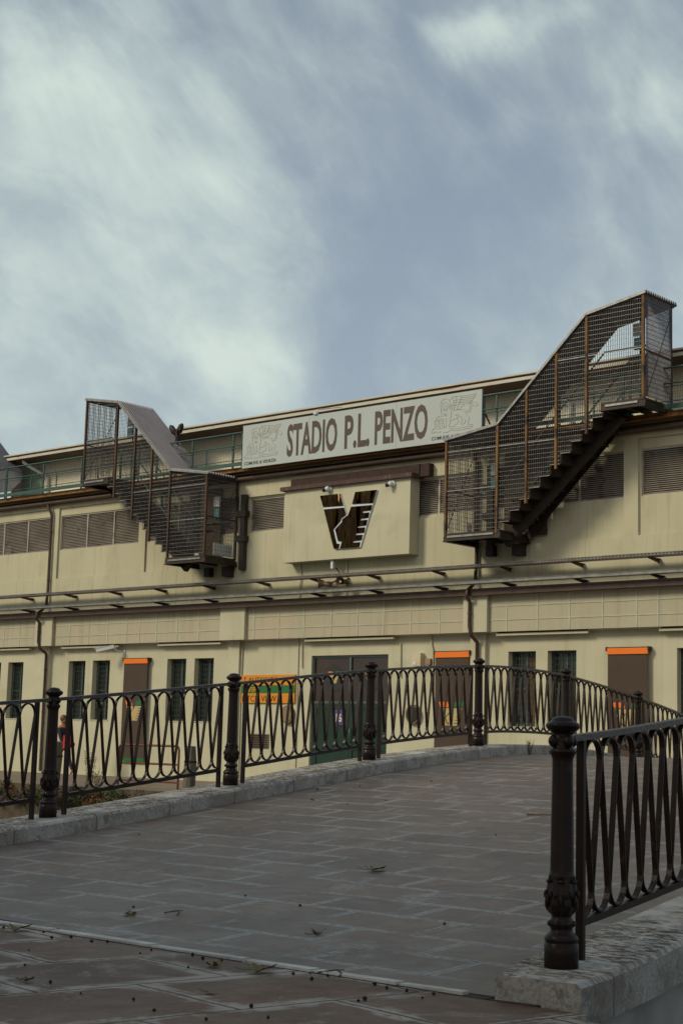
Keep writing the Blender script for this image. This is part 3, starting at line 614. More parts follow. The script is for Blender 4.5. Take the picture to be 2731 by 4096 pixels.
def panel(root, s0, s1, l, f, nloop=11):
    """one bay between posts centred at s0 and s1; the bars follow the slope f"""
    org = ORG[root.name]
    a, c = s0 + .18, s1 - .18; top, bot = .885, .150
    def P(s, h, dl=0.0): return W(s, l + dl, f(s) + h)
    def strip(b, pts, w, th):
        """flat bar: pts are (s,h); w = width across the railing, th = thickness in its plane"""
        n = len(pts); vs = []
        for i, (s, h) in enumerate(pts):
            p0 = pts[max(0, i - 1)]; p1 = pts[min(n - 1, i + 1)]; ds, dh = p1[0] - p0[0], p1[1] - p0[1]; q = math.hypot(ds, dh) or 1
            nx, nz = -dh / q * th / 2, ds / q * th / 2
            vs += [P(s + nx, h + nz, -w / 2), P(s + nx, h + nz, w / 2), P(s - nx, h - nz, w / 2), P(s - nx, h - nz, -w / 2)]
        fs = [(0, 1, 2, 3), tuple((n - 1) * 4 + k for k in (3, 2, 1, 0))]
        for i in range(n - 1):
            for k in range(4): fs.append((i * 4 + k, i * 4 + (k + 1) % 4, (i + 1) * 4 + (k + 1) % 4, (i + 1) * 4 + k))
        b.mesh(vs, fs, False)
    pn = MB(); m = 14
    strip(pn, [(a + (c - a) * i / m, bot) for i in range(m + 1)], .032, .030)
    for e in (a, c): strip(pn, [(e, -.002), (e, .90)], .034, .026)
    p_ = pn.build('panel', 'iron', root)
    tr = MB(); strip(tr, [(s0 + .04 + (s1 - s0 - .08) * i / m, .905) for i in range(m + 1)], .044, .026); tr.build('top_rail', 'ironworn', p_)
    sp = MB(); p = (c - a - .026) / nloop; r = p / 2; x0 = a + .013; pts = []
    zt, zb = .892 - r - .004, bot + .015 + r + .004
    NA = 10
    for k in range(nloop):
        cx = x0 + (k + .5) * p
        for i in range(NA + 1):                                   # top arc
            t = math.pi - math.pi * i / NA; pts.append((cx + (r - .004) * math.cos(t), zt + r * math.sin(t)))
        if k < nloop - 1:
            cb = cx + r                                            # bottom arc between k and k+1
            for i in range(NA + 1):
                t = math.pi + math.pi * i / NA; pts.append((cb + (r - .004) * math.cos(t), zb + r * math.sin(t)))
    lead = [(x0 + .004 + r * math.sin(math.pi / 2 * i / 5) , zb - r * math.cos(math.pi / 2 * i / 5)) for i in range(6)]
    tail = [(x0 + nloop * p - .004 - r * math.sin(math.pi / 2 * i / 5), zb - r * math.cos(math.pi / 2 * i / 5)) for i in range(6)][::-1]
    strip(sp, lead + pts + tail, .026, .0075); sp.build('scroll_bar', 'iron', p_)
def railing(label, l, f, first, count, bay=2.33, extra=None):
    b0 = W(first, l, f(first)); root = thing('bridge_railing', label, 'railing', b0)
    for k in range(count + 1):
        s = first + bay * k; o = bpy.data.objects.new('post', PM); COL.objects.link(o); o.parent = root
        q = W(s, l, f(s)); o.location = q - b0; o.rotation_euler = (0, 0, k * .7)
        fb = MB(); fb.box(q.x - .0, q.x + .001, q.y, q.y + .001, q.z, q.z + .001)
        if k < count: panel(root, s, s + bay, l, f)
    return root
railing('far looped iron railing along the left side of the arched bridge', LW, kz, 3.302 - 2.33, 8)
railing('near iron railing starting at the big end post in the right foreground', 0.0, kzn, 0.0, 8)

# ================================================================== stadium building
BX0, BX1 = -47.0, -8.0
bd = thing('stadium_building', 'long two storey cream rendered building with brown gutters and shuttered windows', 'building', (-25.3, 29, FZ))
pil = [(-44.85, -44.5), (-41.0, -40.65), (-37.14, -36.77), (-33.25, -32.97), (-29.36, -29.05), (-25.45, -25.15), (-21.72, -21.35), (-17.82, -17.47), (-13.95, -13.6), (-10.1, -9.75)]
b = MB(); hs = []
for (a0, a1), (c0, c1) in zip(pil, pil[1:]):
    if a1 in (-29.05, -25.15): hs.append((a1, c0, 5.30, 6.27))
    else: hs.append((a1, c0, 4.52, 6.58))
b.holes(BX0, BX1, 3.40, 6.70, 29.0, 29.30, hs)
b.build('upper_wall', 'stucco', bd)
b = MB(); b2 = []
lou = []
for (a0, a1), (c0, c1) in zip(pil, pil[1:]):
    if a1 in (-29.05, -25.15): lou.append((a1 + .06, c0, 5.36, 6.23)); b2.append((a1, c0, 5.2, 6.3, lou[-1]))
    else: lou.append((a1 + .05, c0, 5.35, 6.36)); b2.append((a1, c0, 4.45, 6.65, lou[-1]))
for (x0, x1, z0, z1, h) in b2: b.holes(x0 - .02, x1 + .02, z0, z1, 29.055, 29.25, [h])
b.build('recessed_wall', 'stucco', bd)
for (x0, x1, z0, z1) in lou:
    f = MB(); n = 3; 
    ms = [x0 + (x1 - x0) * k / 3 for k in range(4)]
    for k, q in enumerate(ms): f.box(max(x0, q - .022), min(x1, q + .022), 29.085, 29.13, z0, z1)
    f.box(x0 + .022, x1 - .022, 29.083, 29.132, z1 - .04, z1 + .0); f.box(x0 + .022, x1 - .022, 29.083, 29.132, z0, z0 + .03)
    fr = f.build('louvred_window', 'louvre', bd)
    g = MB(); z = z0 + .05
    while z < z1 - .05:
        g.mesh([(x0 + .01, 29.10, z), (x1 - .01, 29.10, z), (x1 - .01, 29.105, z - .006), (x0 + .01, 29.105, z - .006), (x0 + .01, 29.15, z + .030), (x1 - .01, 29.15, z + .030), (x1 - .01, 29.152, z + .024), (x0 + .01, 29.152, z + .024)],
               [(0, 1, 5, 4), (3, 2, 1, 0), (7, 6, 2, 3), (4, 5, 6, 7)]); z += .044
    g.build('slats', 'louvre', fr)
    g = MB(); g.box(x0 - .01, x1 + .01, 29.20, 29.24, z0 - .02, z1 + .02); g.build('backing', 'dark', fr)
# band of cladding under the ledge
b = MB(); b.box(BX0, BX1, 28.95, 29.19, 2.58, 3.40); b.build('cladding_band', 'panel', bd)
for z in (2.84, 3.15): b = MB(); b.box(BX0, BX1, 28.938, 28.949, z - .012, z + .012); b.build('cladding_joint', 'joint', bd)
for x in (-39.01, -38.25, -35.95, -35.12, -34.31, -33.50, -32.98, -32.29, -31.48, -30.65, -28.62, -27.75, -26.89, -26.00, -25.15, -24.33, -23.51, -22.66, -20.78, -19.96, -19.13, -18.30, -17.47, -16.97, -16.1, -15.3, -39.8, -40.7):
    b = MB(); b.box(x - .022, x + .022, 28.941, 28.9495, 2.58, 3.40); b.build('cladding_joint', 'joint', bd)
gp = [(-45.1, -44.3), (-37.40, -36.63), (-29.76, -28.87), (-21.91, -21.25), (-14.1, -13.3)]
for (x0, x1) in gp:
    b = MB(); b.box(x0, x1, 28.85, 28.937, 2.575, 3.40); b.build('band_pilaster', 'stucco2', bd)
for (x0, x1) in [(-45.0, -44.6), (-37.30, -37.02), (-29.65, -29.27), (-21.88, -21.47), (-14.0, -13.6)]:
    b = MB(); b.box(x0, x1, 29.10, 29.199, FZ, 2.58); b.build('pilaster', 'stucco2', bd)
# ledge of flashing above the band
b = MB(); b.box(BX0, BX1, 28.70, 28.999, 3.50, 3.54); b.box(BX0, BX1, 28.72, 28.75, 3.39, 3.50); b.box(BX0, BX1, 28.75, 28.999, 3.402, 3.42); b.build('ledge_flashing', 'brown', bd)
# ground floor wall
WINS = [(-43.9, -43.17), (-42.8, -42.07), (-40.15, -39.40), (-39.05, -38.32), (-36.23, -35.49), (-35.17, -34.43), (-32.08, -31.34), (-31.02, -30.29), (-20.90, -20.16), (-19.85, -19.11), (-16.67, -15.93), (-15.6, -14.87)]
DOOR = (-26.83, -24.37, FZ, 2.15)
b = MB(); hs = [(a, c, .50, 2.15) for a, c in WINS] + [DOOR]
b.holes(BX0, BX1, FZ, 2.58, 29.20, 29.46, hs); b.build('ground_floor_wall', 'stucco2', bd)
for k, (x0, x1) in enumerate(WINS):
    g = MB(); n = 8; y = 29.36
    for i in range(n + 1):
        x = x0 + .01 + (x1 - x0 - .02) * i / n; g.box(x - .006, x + .006, y, y + .012, .5, 2.15)
    for i in range(13):
        z = .52 + i * .134; g.box(x0, x1, y - .010, y - .002, z - .005, z + .005)
    gg = g.build('window', 'wgrille', bd)
    f = MB(); y = 29.41
    for (p, q, r_, s_) in ((x0, x0 + .05, .5, 2.15), (x1 - .05, x1, .5, 2.15), (x0 + .05, x1 - .05, .5, .55), (x0 + .05, x1 - .05, 2.10, 2.15), ((x0 + x1) / 2 - .025, (x0 + x1) / 2 + .025, .55, 2.10), (x0 + .05, (x0 + x1) / 2 - .025, 1.3, 1.34)):
        f.box(p, q, y, y + .04, r_, s_)
    f.build('frame', 'frame', gg)
    h = MB(); h.box(x0 + .02, x1 - .02, 29.44, 29.455, .5, 2.15); h.build('pane', 'wglass', gg)
    if k == 8:
        h = MB()
        for i in range(24):
            xx = x0 + .30 + i * .016; yy = 29.425 + (.006 if i % 2 else 0); h.box(xx, xx + .016, yy, yy + .004, .55, 2.05)
        h.build('curtain', 'curtain', gg)
    s_ = MB(); s_.box(x0 - .02, x1 + .02, 29.185, 29.40, .475, .499); s_.build('sill', 'stucco2', gg)
# doorway
b = MB(); x0, x1 = DOOR[0], DOOR[1]; xm = -25.61; y0, y1 = 29.26, 29.34
b.box(x0, x0 + .05, y0, y1, FZ, 2.15); b.box(x1 - .05, x1, y0, y1, FZ, 2.15); b.box(x0 + .05, x1 - .05, y0, y1, 2.10, 2.15)
b.box(xm - .03, xm + .03, y0, y1, 1.04, 2.10); b.box(x0 + .05, x1 - .05, y0, y1, .985, 1.04)
dr = b.build('door', 'frame', bd)
for (a, c) in ((x0 + .05, xm - .03), (xm + .03, x1 - .05)):
    g = MB(); g.box(a, c, 29.30, 29.315, 1.04, 2.10); g.build('transom_pane', 'glass', dr)
for (a, c) in ((x0 + .05, xm - .004), (xm + .004, x1 - .05)):
    g = MB(); g.box(a, c, 29.285, 29.33, FZ + .02, .983)
    for (p, q, r_, s_) in ((a + .0, a + .11, FZ + .02, .983), (c - .11, c, FZ + .02, .983), (a + .11, c - .11, .86, .983), (a + .11, c - .11, FZ + .02, FZ + .26), (a + .11, c - .11, -.12, .02)): g.box(p, q, 29.265, 29.284, r_, s_)
    g.build('door_leaf', 'dgreen', dr)
g = MB(); g.tube([(xm + .06, 29.25, .05), (xm + .06, 29.22, .08), (xm + .06, 29.22, .36), (xm + .06, 29.25, .39)], .012, 8); g.build('handle', 'frame', dr)
def poly(sx): return [(float(a) / 1000, float(c) / 1000) for a, c in (q.split(',') for q in sx.split())]
LP1="-900,668 -258,668 -139,365 -786,381"
LP2="-760,320 -114,314 -42,136 -190,59 -211,3 -443,-197 -322,-550 -229,-561 -256,-673 -403,-667"
LP3="241,667 904,663 802,357 152,380"
LP4="121,316 770,309 740,184 500,182 464,139 692,135 666,14 438,2 402,-36 635,-38 602,-165 361,-172 324,-207 566,-215 543,-337 298,-341 262,-379 499,-389 470,-513 221,-520 184,-558 434,-563 400,-675 -201,-676 -141,-509 -270,-489 -373,-202 -156,-31 -155,28 38,130"
PBK="-905,665 -255,670 -36,139 35,138 237,667 911,664 428,-682 -404,-673"
def emblem(parent, cx, cz, k, y, c1, c2, c3, thick=.004):
    for nm, pl, m in (('emblem_arm', LP1, c1), ('emblem_arm', LP3, c2), ('emblem_body', LP2, c3), ('emblem_body', LP4, c3)):
        q = MB(); q.prism_y([(cx + a * k, cz + c * k) for a, c in poly(pl)], y - thick, y); q.build(nm, m, parent)
for cx in (-26.16, -24.98):      # round decals with the club emblem on the panes
    g = MB(); n = 36; g.prism_y([(cx + .32 * math.cos(2 * math.pi * i / n), 1.60 + .34 * math.sin(2 * math.pi * i / n)) for i in range(n)], 29.292, 29.299); dc = g.build('round_decal', 'black', dr)
    emblem(dc, cx, 1.62, .215, 29.291, 'orange', 'vgreen', 'vcream')
g = MB(); g.box(-26.12, -25.76, 29.257, 29.264, .46, .84); pl_ = g.build('number_plate', 'purple', dr)
text('16', -26.02, -25.84, .54, .74, 29.252, 'white', pl_, 'number', .004, .012)
# projecting box that carries the emblem
b = MB(); b.box(-27.40, -23.36, 28.65, 28.999, 4.435, 6.23); b.build('projecting_box', 'stucco2', bd)
b = MB(); b.box(-27.48, -23.25, 28.55, 28.998, 6.232, 6.33); b.build('brick_coping', 'brick', bd)
b = MB(); b.box(-27.37, -23.21, 28.82, 28.997, 6.332, 6.56); b.box(-23.24, -22.95, 28.82, 28.997, 6.26, 6.56); b.build('brick_lintel', 'darkbrick', bd)
# gutter, terrace slab, upper storey
b = MB(); b.tube([(BX0, 28.87, 6.745), (-29.6, 28.87, 6.745), (BX1, 28.87, 6.745)], .062, 12); b.build('gutter_pipe', 'brown', bd)
b = MB(); b.box(BX0, BX1, 28.80, 28.97, 6.83, 6.90); b.build('terrace_fascia', mat('dark_olive_beam', (0.10, 0.075, 0.03), (0.06, 0.045, 0.025), 3, .8, stretch=(.5, 1, 3)), bd)
b = MB(); b.box(BX0, BX1, 28.70, 28.79, 6.91, 7.015); b.box(BX0, BX1, 28.66, 28.80, 6.895, 6.909); b.build('edge_beam', 'rust', bd)
b = MB(); b.box(BX0, BX1, 28.80, 30.4, 6.91, 7.0); b.box(BX0, BX1, 29.1, 30.4, 6.70, 6.90); b.build('terrace_slab', 'soffit', bd)
b = MB(); b.box(-41.02, BX1, 30.40, 36.0, 7.0, 8.40); b.build('upper_storey', 'upper', bd)
b = MB(); b.box(-41.4, BX1, 29.60, 36.4, 8.385, 8.40); b.build('eaves', 'soffit', bd)
b = MB(); b.box(-41.45, BX1, 29.56, 29.60, 8.40, 8.475); b.build('roof_gutter', 'fascia', bd)
b = MB(); b.box(-41.4, BX1, 29.60, 36.4, 8.40, 8.52); b.build('roof', 'soffit', bd)
b = MB(); b.box(-41.5, BX1, 29.53, 36.5, 8.525, 8.565); b.build('roof_sheet', 'fascia', bd)
b = MB(); b.box(-40.45, -39.45, 30.36, 30.399, 7.0, 8.25); b.build('terrace_door', mat('pale_green_paint', (.28, .42, .30), None, 2, .6), bd)
for x in (-39.6, -20.55):
    b = MB(); b.tube([(x, 29.75, 8.44), (x, 29.75, 8.34), (x + .08, 29.85, 8.24), (x + .45, 30.25, 7.95), (x + .5, 30.33, 7.85), (x + .5, 30.33, 7.02)], .055, 10); b.build('gutter_outlet', 'white', bd)
# brown downpipes
def downpipe(x, zt, j=0.15):
    b = MB(); b.tube([(x - .12, 28.87, 6.72), (x - .10, 28.87, 6.60), (x - .02, 28.9, 6.48), (x, 28.93, 6.38), (x, 28.93, 4.20), (x - .0, 28.90, 3.75), (x - j * .4, 28.80, 3.60), (x - j * .6, 28.66, 3.50), (x - j * .8, 28.66, 3.36), (x - j, 28.80, 3.25), (x - j, 28.80, 2.70), (x - j * .8, 28.85, 2.50), (x - j * .4, 29.04, 2.36), (x - j * .4, 29.04, FZ + .05)], .042, 10)
    o = b.build('downpipe', 'brown', bd)
    c = MB()
    for z in (5.9, 4.5, 3.0, 1.9, .7, -.4):
        yy, xx = (28.93, x) if z > 4 else ((28.80, x - j) if z > 2.6 else (29.04, x - j * .4)); c = MB(); c.lathe([(.052, -.015), (.052, .015)], (xx, yy, z), 10); c.build('pipe_collar', 'brown', o)
downpipe(-37.02, 6.7); downpipe(-21.62, 6.7, .07); downpipe(-13.8, 6.7)
# black ducts beside the emblem box
for x0 in (-29.17, -21.30):
    b = MB(); b.box(x0, x0 + .15, 28.86, 28.995, 4.37, 6.33)
    for z in (5.1, 5.75): b.box(x0 - .12, x0 + .2, 28.83, 28.998, z, z + .16)
    b.build('duct', mat('black_brown_duct', (.035, .028, .02), None, 3, .6), bd)
# conduits and thin wires on the ground floor wall
for pts in ([(-27.27, 29.18, 2.57), (-27.25, 29.18, FZ)], [(-27.14, 29.17, 2.44), (-27.12, 29.17, 1.86)], [(-23.98, 29.17, 2.41), (-23.96, 29.17, 1.6)], [(-23.06, 29.17, 2.57), (-23.05, 29.17, 2.35), (-23.0, 29.17, 2.2), (-23.0, 29.17, 1.2)],
            [(-29.22, 29.17, 2.5), (-29.24, 29.17, 1.2), (-29.22, 29.17, FZ)], [(-27.1, 28.98, 4.43), (-27.05, 28.96, 4.1), (-27.1, 28.96, 3.55)], [(-25.55, 28.98, 4.43), (-25.55, 28.96, 3.55)]):
    b = MB(); b.tube(pts, .018, 6); b.build('conduit', 'stucco2', bd)
b = MB(); b.box(-28.87, -28.20, 29.17, 29.199, -.14, .21); v = b.build('vent', 'horn', bd)
b = MB()
for i in range(6): b.box(-28.85, -28.22, 29.155, 29.171, -.12 + i * .055, -.09 + i * .055)
b.build('vent_slats', 'dark', v)
for cx, z, c, lab in ((-27.53, .70, 'horn', 0), (-23.53, .74, 'black', 1)):
    b = MB(); n = 24; b.prism_y([(cx + .205 * math.cos(2 * math.pi * i / n), z + .225 * math.sin(2 * math.pi * i / n)) for i in range(n)], 29.10, 29.199)
    o = b.build('round_cowl', mat('tan_cowl', (.19, .13, .07), None, 2, .7) if c == 'horn' else 'horn', bd)
    b = MB(); b.prism_y([(cx + .165 * math.cos(2 * math.pi * i / n), z + .185 * math.sin(2 * math.pi * i / n)) for i in range(n)], 29.088, 29.099); b.build('cowl_disc', mat('tan_disc', (.24, .17, .09), None, 2, .7) if c == 'horn' else 'dark', o)
# exit doors onto the stair landings
for x0, x1 in ((-20.9, -19.75), (-31.2, -30.0)):
    b = MB(); b.box(x0, x1, 28.97, 28.999, 4.68, 6.60); o = b.build('landing_door', 'shade', bd)
    b = MB(); b.box(x0 + .2, x0 + .25, 28.9, 28.969, 5.5, 5.56); b.box(x0 + .2, x0 + .95, 28.88, 28.9, 5.5, 5.56); b.build('push_bar', 'steel', o)

# ------------------------------------------------------------------ terrace railing (green)
tr_ = thing('terrace_railing', 'green painted steel railing with wire mesh along the terrace above the gutter', 'railing', (-30, 28.6, 7.03))
b = MB(); b.box(BX0, BX1, 28.59, 28.61, 7.035, 7.135); b.build('toe_board', 'green', tr_)
def gap(x): return (-28.84 < x < -21.3)
segs = [(BX0, -38.93), (-38.86, -28.93), (-21.25, BX1)]
for (a, c) in segs:
    b = MB(); b.tube([(a, 28.60, 7.905), (c, 28.60, 7.905)], .024, 8); b.build('top_rail', 'green', tr_)
    b = MB(); b.tube([(a, 28.585, 7.57), (c, 28.585, 7.57)], .016, 6); b.tube([(a, 28.585, 7.50), (c, 28.585, 7.50)], .011, 6); b.tube([(a, 28.585, 7.19), (c, 28.585, 7.19)], .011, 6); b.build('middle_rail', 'green', tr_)
    n = int((c - a) / .0575); b = MB()
    for i in range(n): x = a + i * .0575; b.box(x - .0015, x + .0015, 28.612, 28.616, 7.14, 7.89)
    for i in range(13): z = 7.16 + i * .0575; b.box(a, c, 28.6165, 28.620, z - .0015, z + .0015)
    b.build('wire_mesh', 'wire', tr_)
for x in (-45.6, -43.8, -42.0, -40.3, -38.91, -38.85, -37.11, -35.37, -33.7, -32.2, -30.80, -29.27, -28.93, -21.24, -20.88, -19.2, -17.6, -16.0, -14.4, -12.6, -10.8):
    b = MB(); b.box(x - .022, x + .022, 28.60, 28.64, 6.98, 7.905); b.build('post', 'green', tr_)
for x in (-39.3, -37.65, -36.47, -34.6, -33.0, -31.5, -30.23, -20.09, -18.3, -16.8, -15.2):
    b = MB(); b.box(x - .018, x + .018, 28.585, 28.605, 7.14, 7.55); b.build('short_post', 'green', tr_)
# ------------------------------------------------------------------ name sign
sg = thing('name_sign', 'long pale sign reading STADIO P.L. PENZO between two winged lion emblems', 'sign', (-25.55, 28.58, 6.94))
b = MB(); b.box(-28.86, -21.25, 28.55, 28.585, 6.94, 8.055); bo = b.build('board', 'board', sg)
b = MB()
for x in (-26.55, -23.75): b.box(x - .003, x + .003, 28.5475, 28.5495, 6.94, 8.055)
b.build('board_joint', mat('panel_seam', (.30, .34, .32), None, 2, .5), bo)
for x in (-28.5, -26.7, -24.9, -23.1, -21.4): b = MB(); b.bar((x, 28.59, 7.2), (x, 28.9, 7.0), .04); b.bar((x, 28.59, 7.9), (x, 29.2, 7.2), .03); b.build('bracket', 'steel', sg)
for body, x0, x1 in (('STADIO', -27.29, -25.61), ('P.L.', -25.37, -24.57), ('PENZO', -24.41, -22.80)):
    text(body, x0, x1, 7.08, 7.915, 28.546, 'letter', bo, 'lettering', .003, .028)
for dx in (0, 6.10): text('COMUNE di VENEZIA', -28.78 + dx, -27.64 + dx, 7.012, 7.095, 28.546, 'black', bo, 'small_lettering', .003, .012)
LION="""368,693 351,795 338,896 355,957 401,1001 478,1018 547,998 592,962
363,794 368,693 390,610
381,891 423,918 473,931 517,914 547,886 544,811 517,740 466,733 422,756 399,815 381,891
426,855 451,859
485,861 514,862
464,832 459,802 480,796
430,768 464,773 496,757
592,962 622,865 617,791 651,713 659,625 645,552 613,506
435,674 454,622
486,681 475,607
529,664 515,603
580,845 601,768
664,873 651,787
592,962 641,1000 707,1036 800,1041 928,1027 1130,1013 1247,1018 1347,1031 1332,984 1284,934 1237,884 1205,844 1105,831 1029,835 1006,798 923,770 891,724 824,719 739,716 679,735
930,986 1099,973 1299,975
914,950 1100,936 1268,936
899,915 1068,900 1236,896
884,880 1028,870 1221,861
869,844 1021,836
800,1041 796,945 775,861 736,778 722,718
928,1027 923,943 884,873 837,792 807,727
690,1031 720,953 715,867 685,796 670,742
720,953 796,955 923,949
714,892 782,897 887,895
703,831 759,831 856,833
824,719 959,714 1045,683 1113,657 1163,670 1186,717 1173,805 1213,849 1288,851 1373,819 1407,797 1392,756 1335,738 1284,756 1257,808 1232,810 1227,725 1213,665 1173,626 1098,616 1029,666
1056,633 1093,555 1179,503 1173,448 1149,414 1141,347
856,586 950,545 1020,495 1064,459 1058,392 992,362 985,338
899,557 970,481 976,432 925,363
615,481 716,496 833,527 856,586
779,588 846,618
833,520 871,442 823,386 756,368 732,339 622,338
623,480 615,407 608,333
509,554 523,429 518,367 468,341
94,254 108,309 158,354 210,355
94,254 197,256 213,292
232,247 336,243 360,278
414,229 576,225 600,254 694,244 830,243 965,236 1048,246 1199,243 1264,279 1270,322 1127,349
624,288 794,290 1030,285 1230,301
166,534 210,349 331,330 295,539 166,534
295,539 312,556 423,551 459,348 340,329
209,536 241,601 317,624 395,610
194,500 280,500
202,449 288,449
208,399 297,396
323,499 409,499
331,448 420,448
338,398 428,397"""

for dx in (0, 6.10):
    b = MB()
    for ln in LION.split('\n'):
        pts = [(float(a) / 1000 - 28.87 + dx, float(c) / 1000 + 6.94) for a, c in (q.split(',') for q in ln.split())]
        for (p, q) in zip(pts, pts[1:]): b.bar((p[0], 28.547, p[1]), (q[0], 28.547, q[1]), .005, .009)
    b.build('lion_emblem', 'lion', bo)
# small flood lamp clipped on top of the sign
t = thing('sign_lamp', 'tiny pale lamp clipped over the top edge of the long name sign', 'lamp', (-26.33, 28.6, 8.05))
b = MB(); b.box(-26.38, -26.28, 28.50, 28.58, 8.06, 8.11); b.build('lamp_head', 'white', t); b = MB(); b.tube([(-26.33, 28.56, 8.11), (-26.33, 28.62, 8.2), (-26.33, 29.5, 8.42)], .014, 6); b.build('arm', 'white', t)
# ------------------------------------------------------------------ club emblem on the box
em = thing('club_emblem', 'large glossy black and white V shaped club emblem fixed on the projecting box', 'emblem', (-25.26, 28.62, 5.35))
b = MB(); b.prism_y([(-25.255 + a, 5.348 + c) for a, c in poly(PBK)], 28.612, 28.648); b.build('backing', 'logoedge', em)
for pl in (LP1, LP2, LP3, LP4):
    b = MB(); b.prism_y([(-25.26 + a, 5.35 + c) for a, c in poly(pl)], 28.592, 28.611); b.build('face_plate', 'logoface', em)
# ------------------------------------------------------------------ cable trays
def tray(label, y0, y1, z0, z1, perf, br_x, arm):
    t = thing('cable_tray', label, 'cable tray', (-27.5, y1, z0), 'cable trays across the facade')
    b = MB(); b.box(BX0, BX1, y0, y0 + .006, z0, z1); b.box(BX0, BX1, y0 + .006, y1, z0, z0 + .008)
    b.box(BX0, BX1, y1 - .006, y1, z0 + .008, z1); b.box(BX0, BX1, y0 - .012, y0 + .008, z1, z1 + .008)
    ch = b.build('channel', 'galv', t)
    if perf:
        b = MB(); x = -41.0
        while x < -14: b.box(x, x + .045, y0 - .003, y0 - .0002, z0 + .034, z0 + .052); x += .085
        tag(b.build('slots', 'dark', ch), kind='stuff')
        b = MB(); b.box(BX0, BX1, y0 - .006, y0 - .0005, z0, z0 + .022); b.build('lower_lip', 'brown', ch)
    else:
        b = MB()
        for x in (-38.0, -34.9, -31.2, -28.4, -25.6, -22.2, -18.2): b.box(x, x + .04, y0 - .006, y0 - .0005, z0 - .004, z1 + .012)
        b.build('joint_plate', 'galv', ch)
    for x in br_x:
        b = MB(); b.mesh([(x, y0, z0 - .012), (x, 28.998, z0 - .012), (x, 28.998, z0 - .085), (x, y0, z0 - .02), (x + .03, y0, z0 - .012), (x + .03, 28.998, z0 - .012), (x + .03, 28.998, z0 - .085), (x + .03, y0, z0 - .02)],
               [(0, 1, 2, 3), (7, 6, 5, 4), (0, 4, 5, 1), (1, 5, 6, 2), (2, 6, 7, 3), (3, 7, 4, 0)]); b.box(x - .04, x + .07, y0, 28.999, z0 - .011, z0 - .001); b.build('bracket', 'brown' if arm else 'steel', t)
    return t
BXS = (-43.5, -41.6, -39.7, -37.79, -35.82, -33.89, -32.06, -30.16, -28.2, -26.4, -24.56, -22.62, -20.73, -18.85, -16.99, -15.1, -13.2, -11.3)
tray('upper perforated grey cable tray on triangular brackets, running the whole facade', 28.52, 28.76, 3.99, 4.055, True, BXS, True)
tray('lower smooth grey cable tray just above the dark ledge, running the whole facade', 28.47, 28.68, 3.625, 3.685, False, [x + .1 for x in BXS], False)
# ------------------------------------------------------------------ tube lights under the band
TL = [(-41.0, -37.89, 'pale tube light under the cladding band at the far left, cut by the photo edge'), (-36.37, -33.94, 'pale tube light under the cladding band behind the bullet camera'), (-32.29, -29.91, 'pale tube light above the two barred windows just left of the yellow sign'),
      (-26.90, -24.11, 'pale tube light above the wide green door'), (-21.09, -18.73, 'pale tube light above the two barred windows right of the downpipe'), (-16.96, -14.2, 'pale tube light under the cladding band at the right edge')]
for (x0, x1, lab) in TL:
    t = thing('tube_light', lab, 'light', ((x0 + x1) / 2, 29.1, 2.5), 'unlit tube lights under the cladding band')
    b = MB(); b.box(x0, x1, 29.02, 29.12, 2.495, 2.545); b.build('housing', 'vcream' if 0 else 'stucco2', t)
    b = MB(); b.box(x0 + .02, x1 - .02, 29.03, 29.10, 2.552, 2.579); b.build('mount', 'dark', t)
    b = MB(); b.box(x0 - .02, x0 - .001, 29.015, 29.125, 2.49, 2.55); b.box(x1 + .001, x1 + .02, 29.015, 29.125, 2.49, 2.55); b.build('end_cap', 'cream', t)
# ------------------------------------------------------------------ roller shades with the emblem
SH = [(-33.71, -32.73, 'brown roller shade with orange header between two pairs of barred windows'), (-22.87, -21.89, 'brown roller shade with orange header hanging beside the downpipe and meter boxes'), (-18.26, -17.28, 'brown roller shade with orange header farthest right, above the descending far railing')]
for (x0, x1, lab) in SH:
    t = thing('roller_shade', lab, 'roller shade', ((x0 + x1) / 2, 29.1, -.6), 'brown roller shades with orange headers')
    b = MB(); b.box(x0 + .01, x1 - .01, 29.085, 29.095, -.51, 2.035); fb = b.build('fabric', 'shade', t)
    b = MB(); b.box(x0, x1, 29.06, 29.10, 2.035, 2.165); b.build('header', 'orange', t)
    b = MB(); b.box(x0 - .03, x0 - .001, 29.05, 29.19, 2.10, 2.19); b.box(x1 + .001, x1 + .03, 29.05, 29.19, 2.10, 2.19); b.box(x0, x1, 29.07, 29.19, 2.168, 2.185); b.build('bracket', 'steel', t)
    b = MB(); b.box(x0, x1, 29.08, 29.10, -.60, -.512); b.build('hem', 'vgreen', t)
    emblem(fb, (x0 + x1) / 2 + .0, .76, .40, 29.083, 'orange', 'vgreen', 'vcream')
# ------------------------------------------------------------------ yellow information sign
t = thing('information_sign', 'orange and green striped wall sign reading AUTORITÀ, VIP and PITCH VIEW', 'sign', (-28.25, 29.17, .985))
b = MB(); b.box(-29.19, -27.33, 29.15, 29.199, .985, 1.69); bo = b.build('board', 'amber', t)
b = MB(); b.box(-29.19, -27.33, 29.146, 29.149, 1.23, 1.43); b.build('green_band', 'vgreen', bo)
text('T AUTORITÀ', -29.13, -27.93, 1.50, 1.665, 29.143, 'black', bo, 'lettering', .004, -.012)
text('VIP', -28.98, -28.62, 1.26, 1.385, 29.140, 'amber', bo, 'lettering', .004, .01)
text('PITCH VIEW', -29.14, -27.95, 1.02, 1.17, 29.143, 'black', bo, 'lettering', .004, -.012)
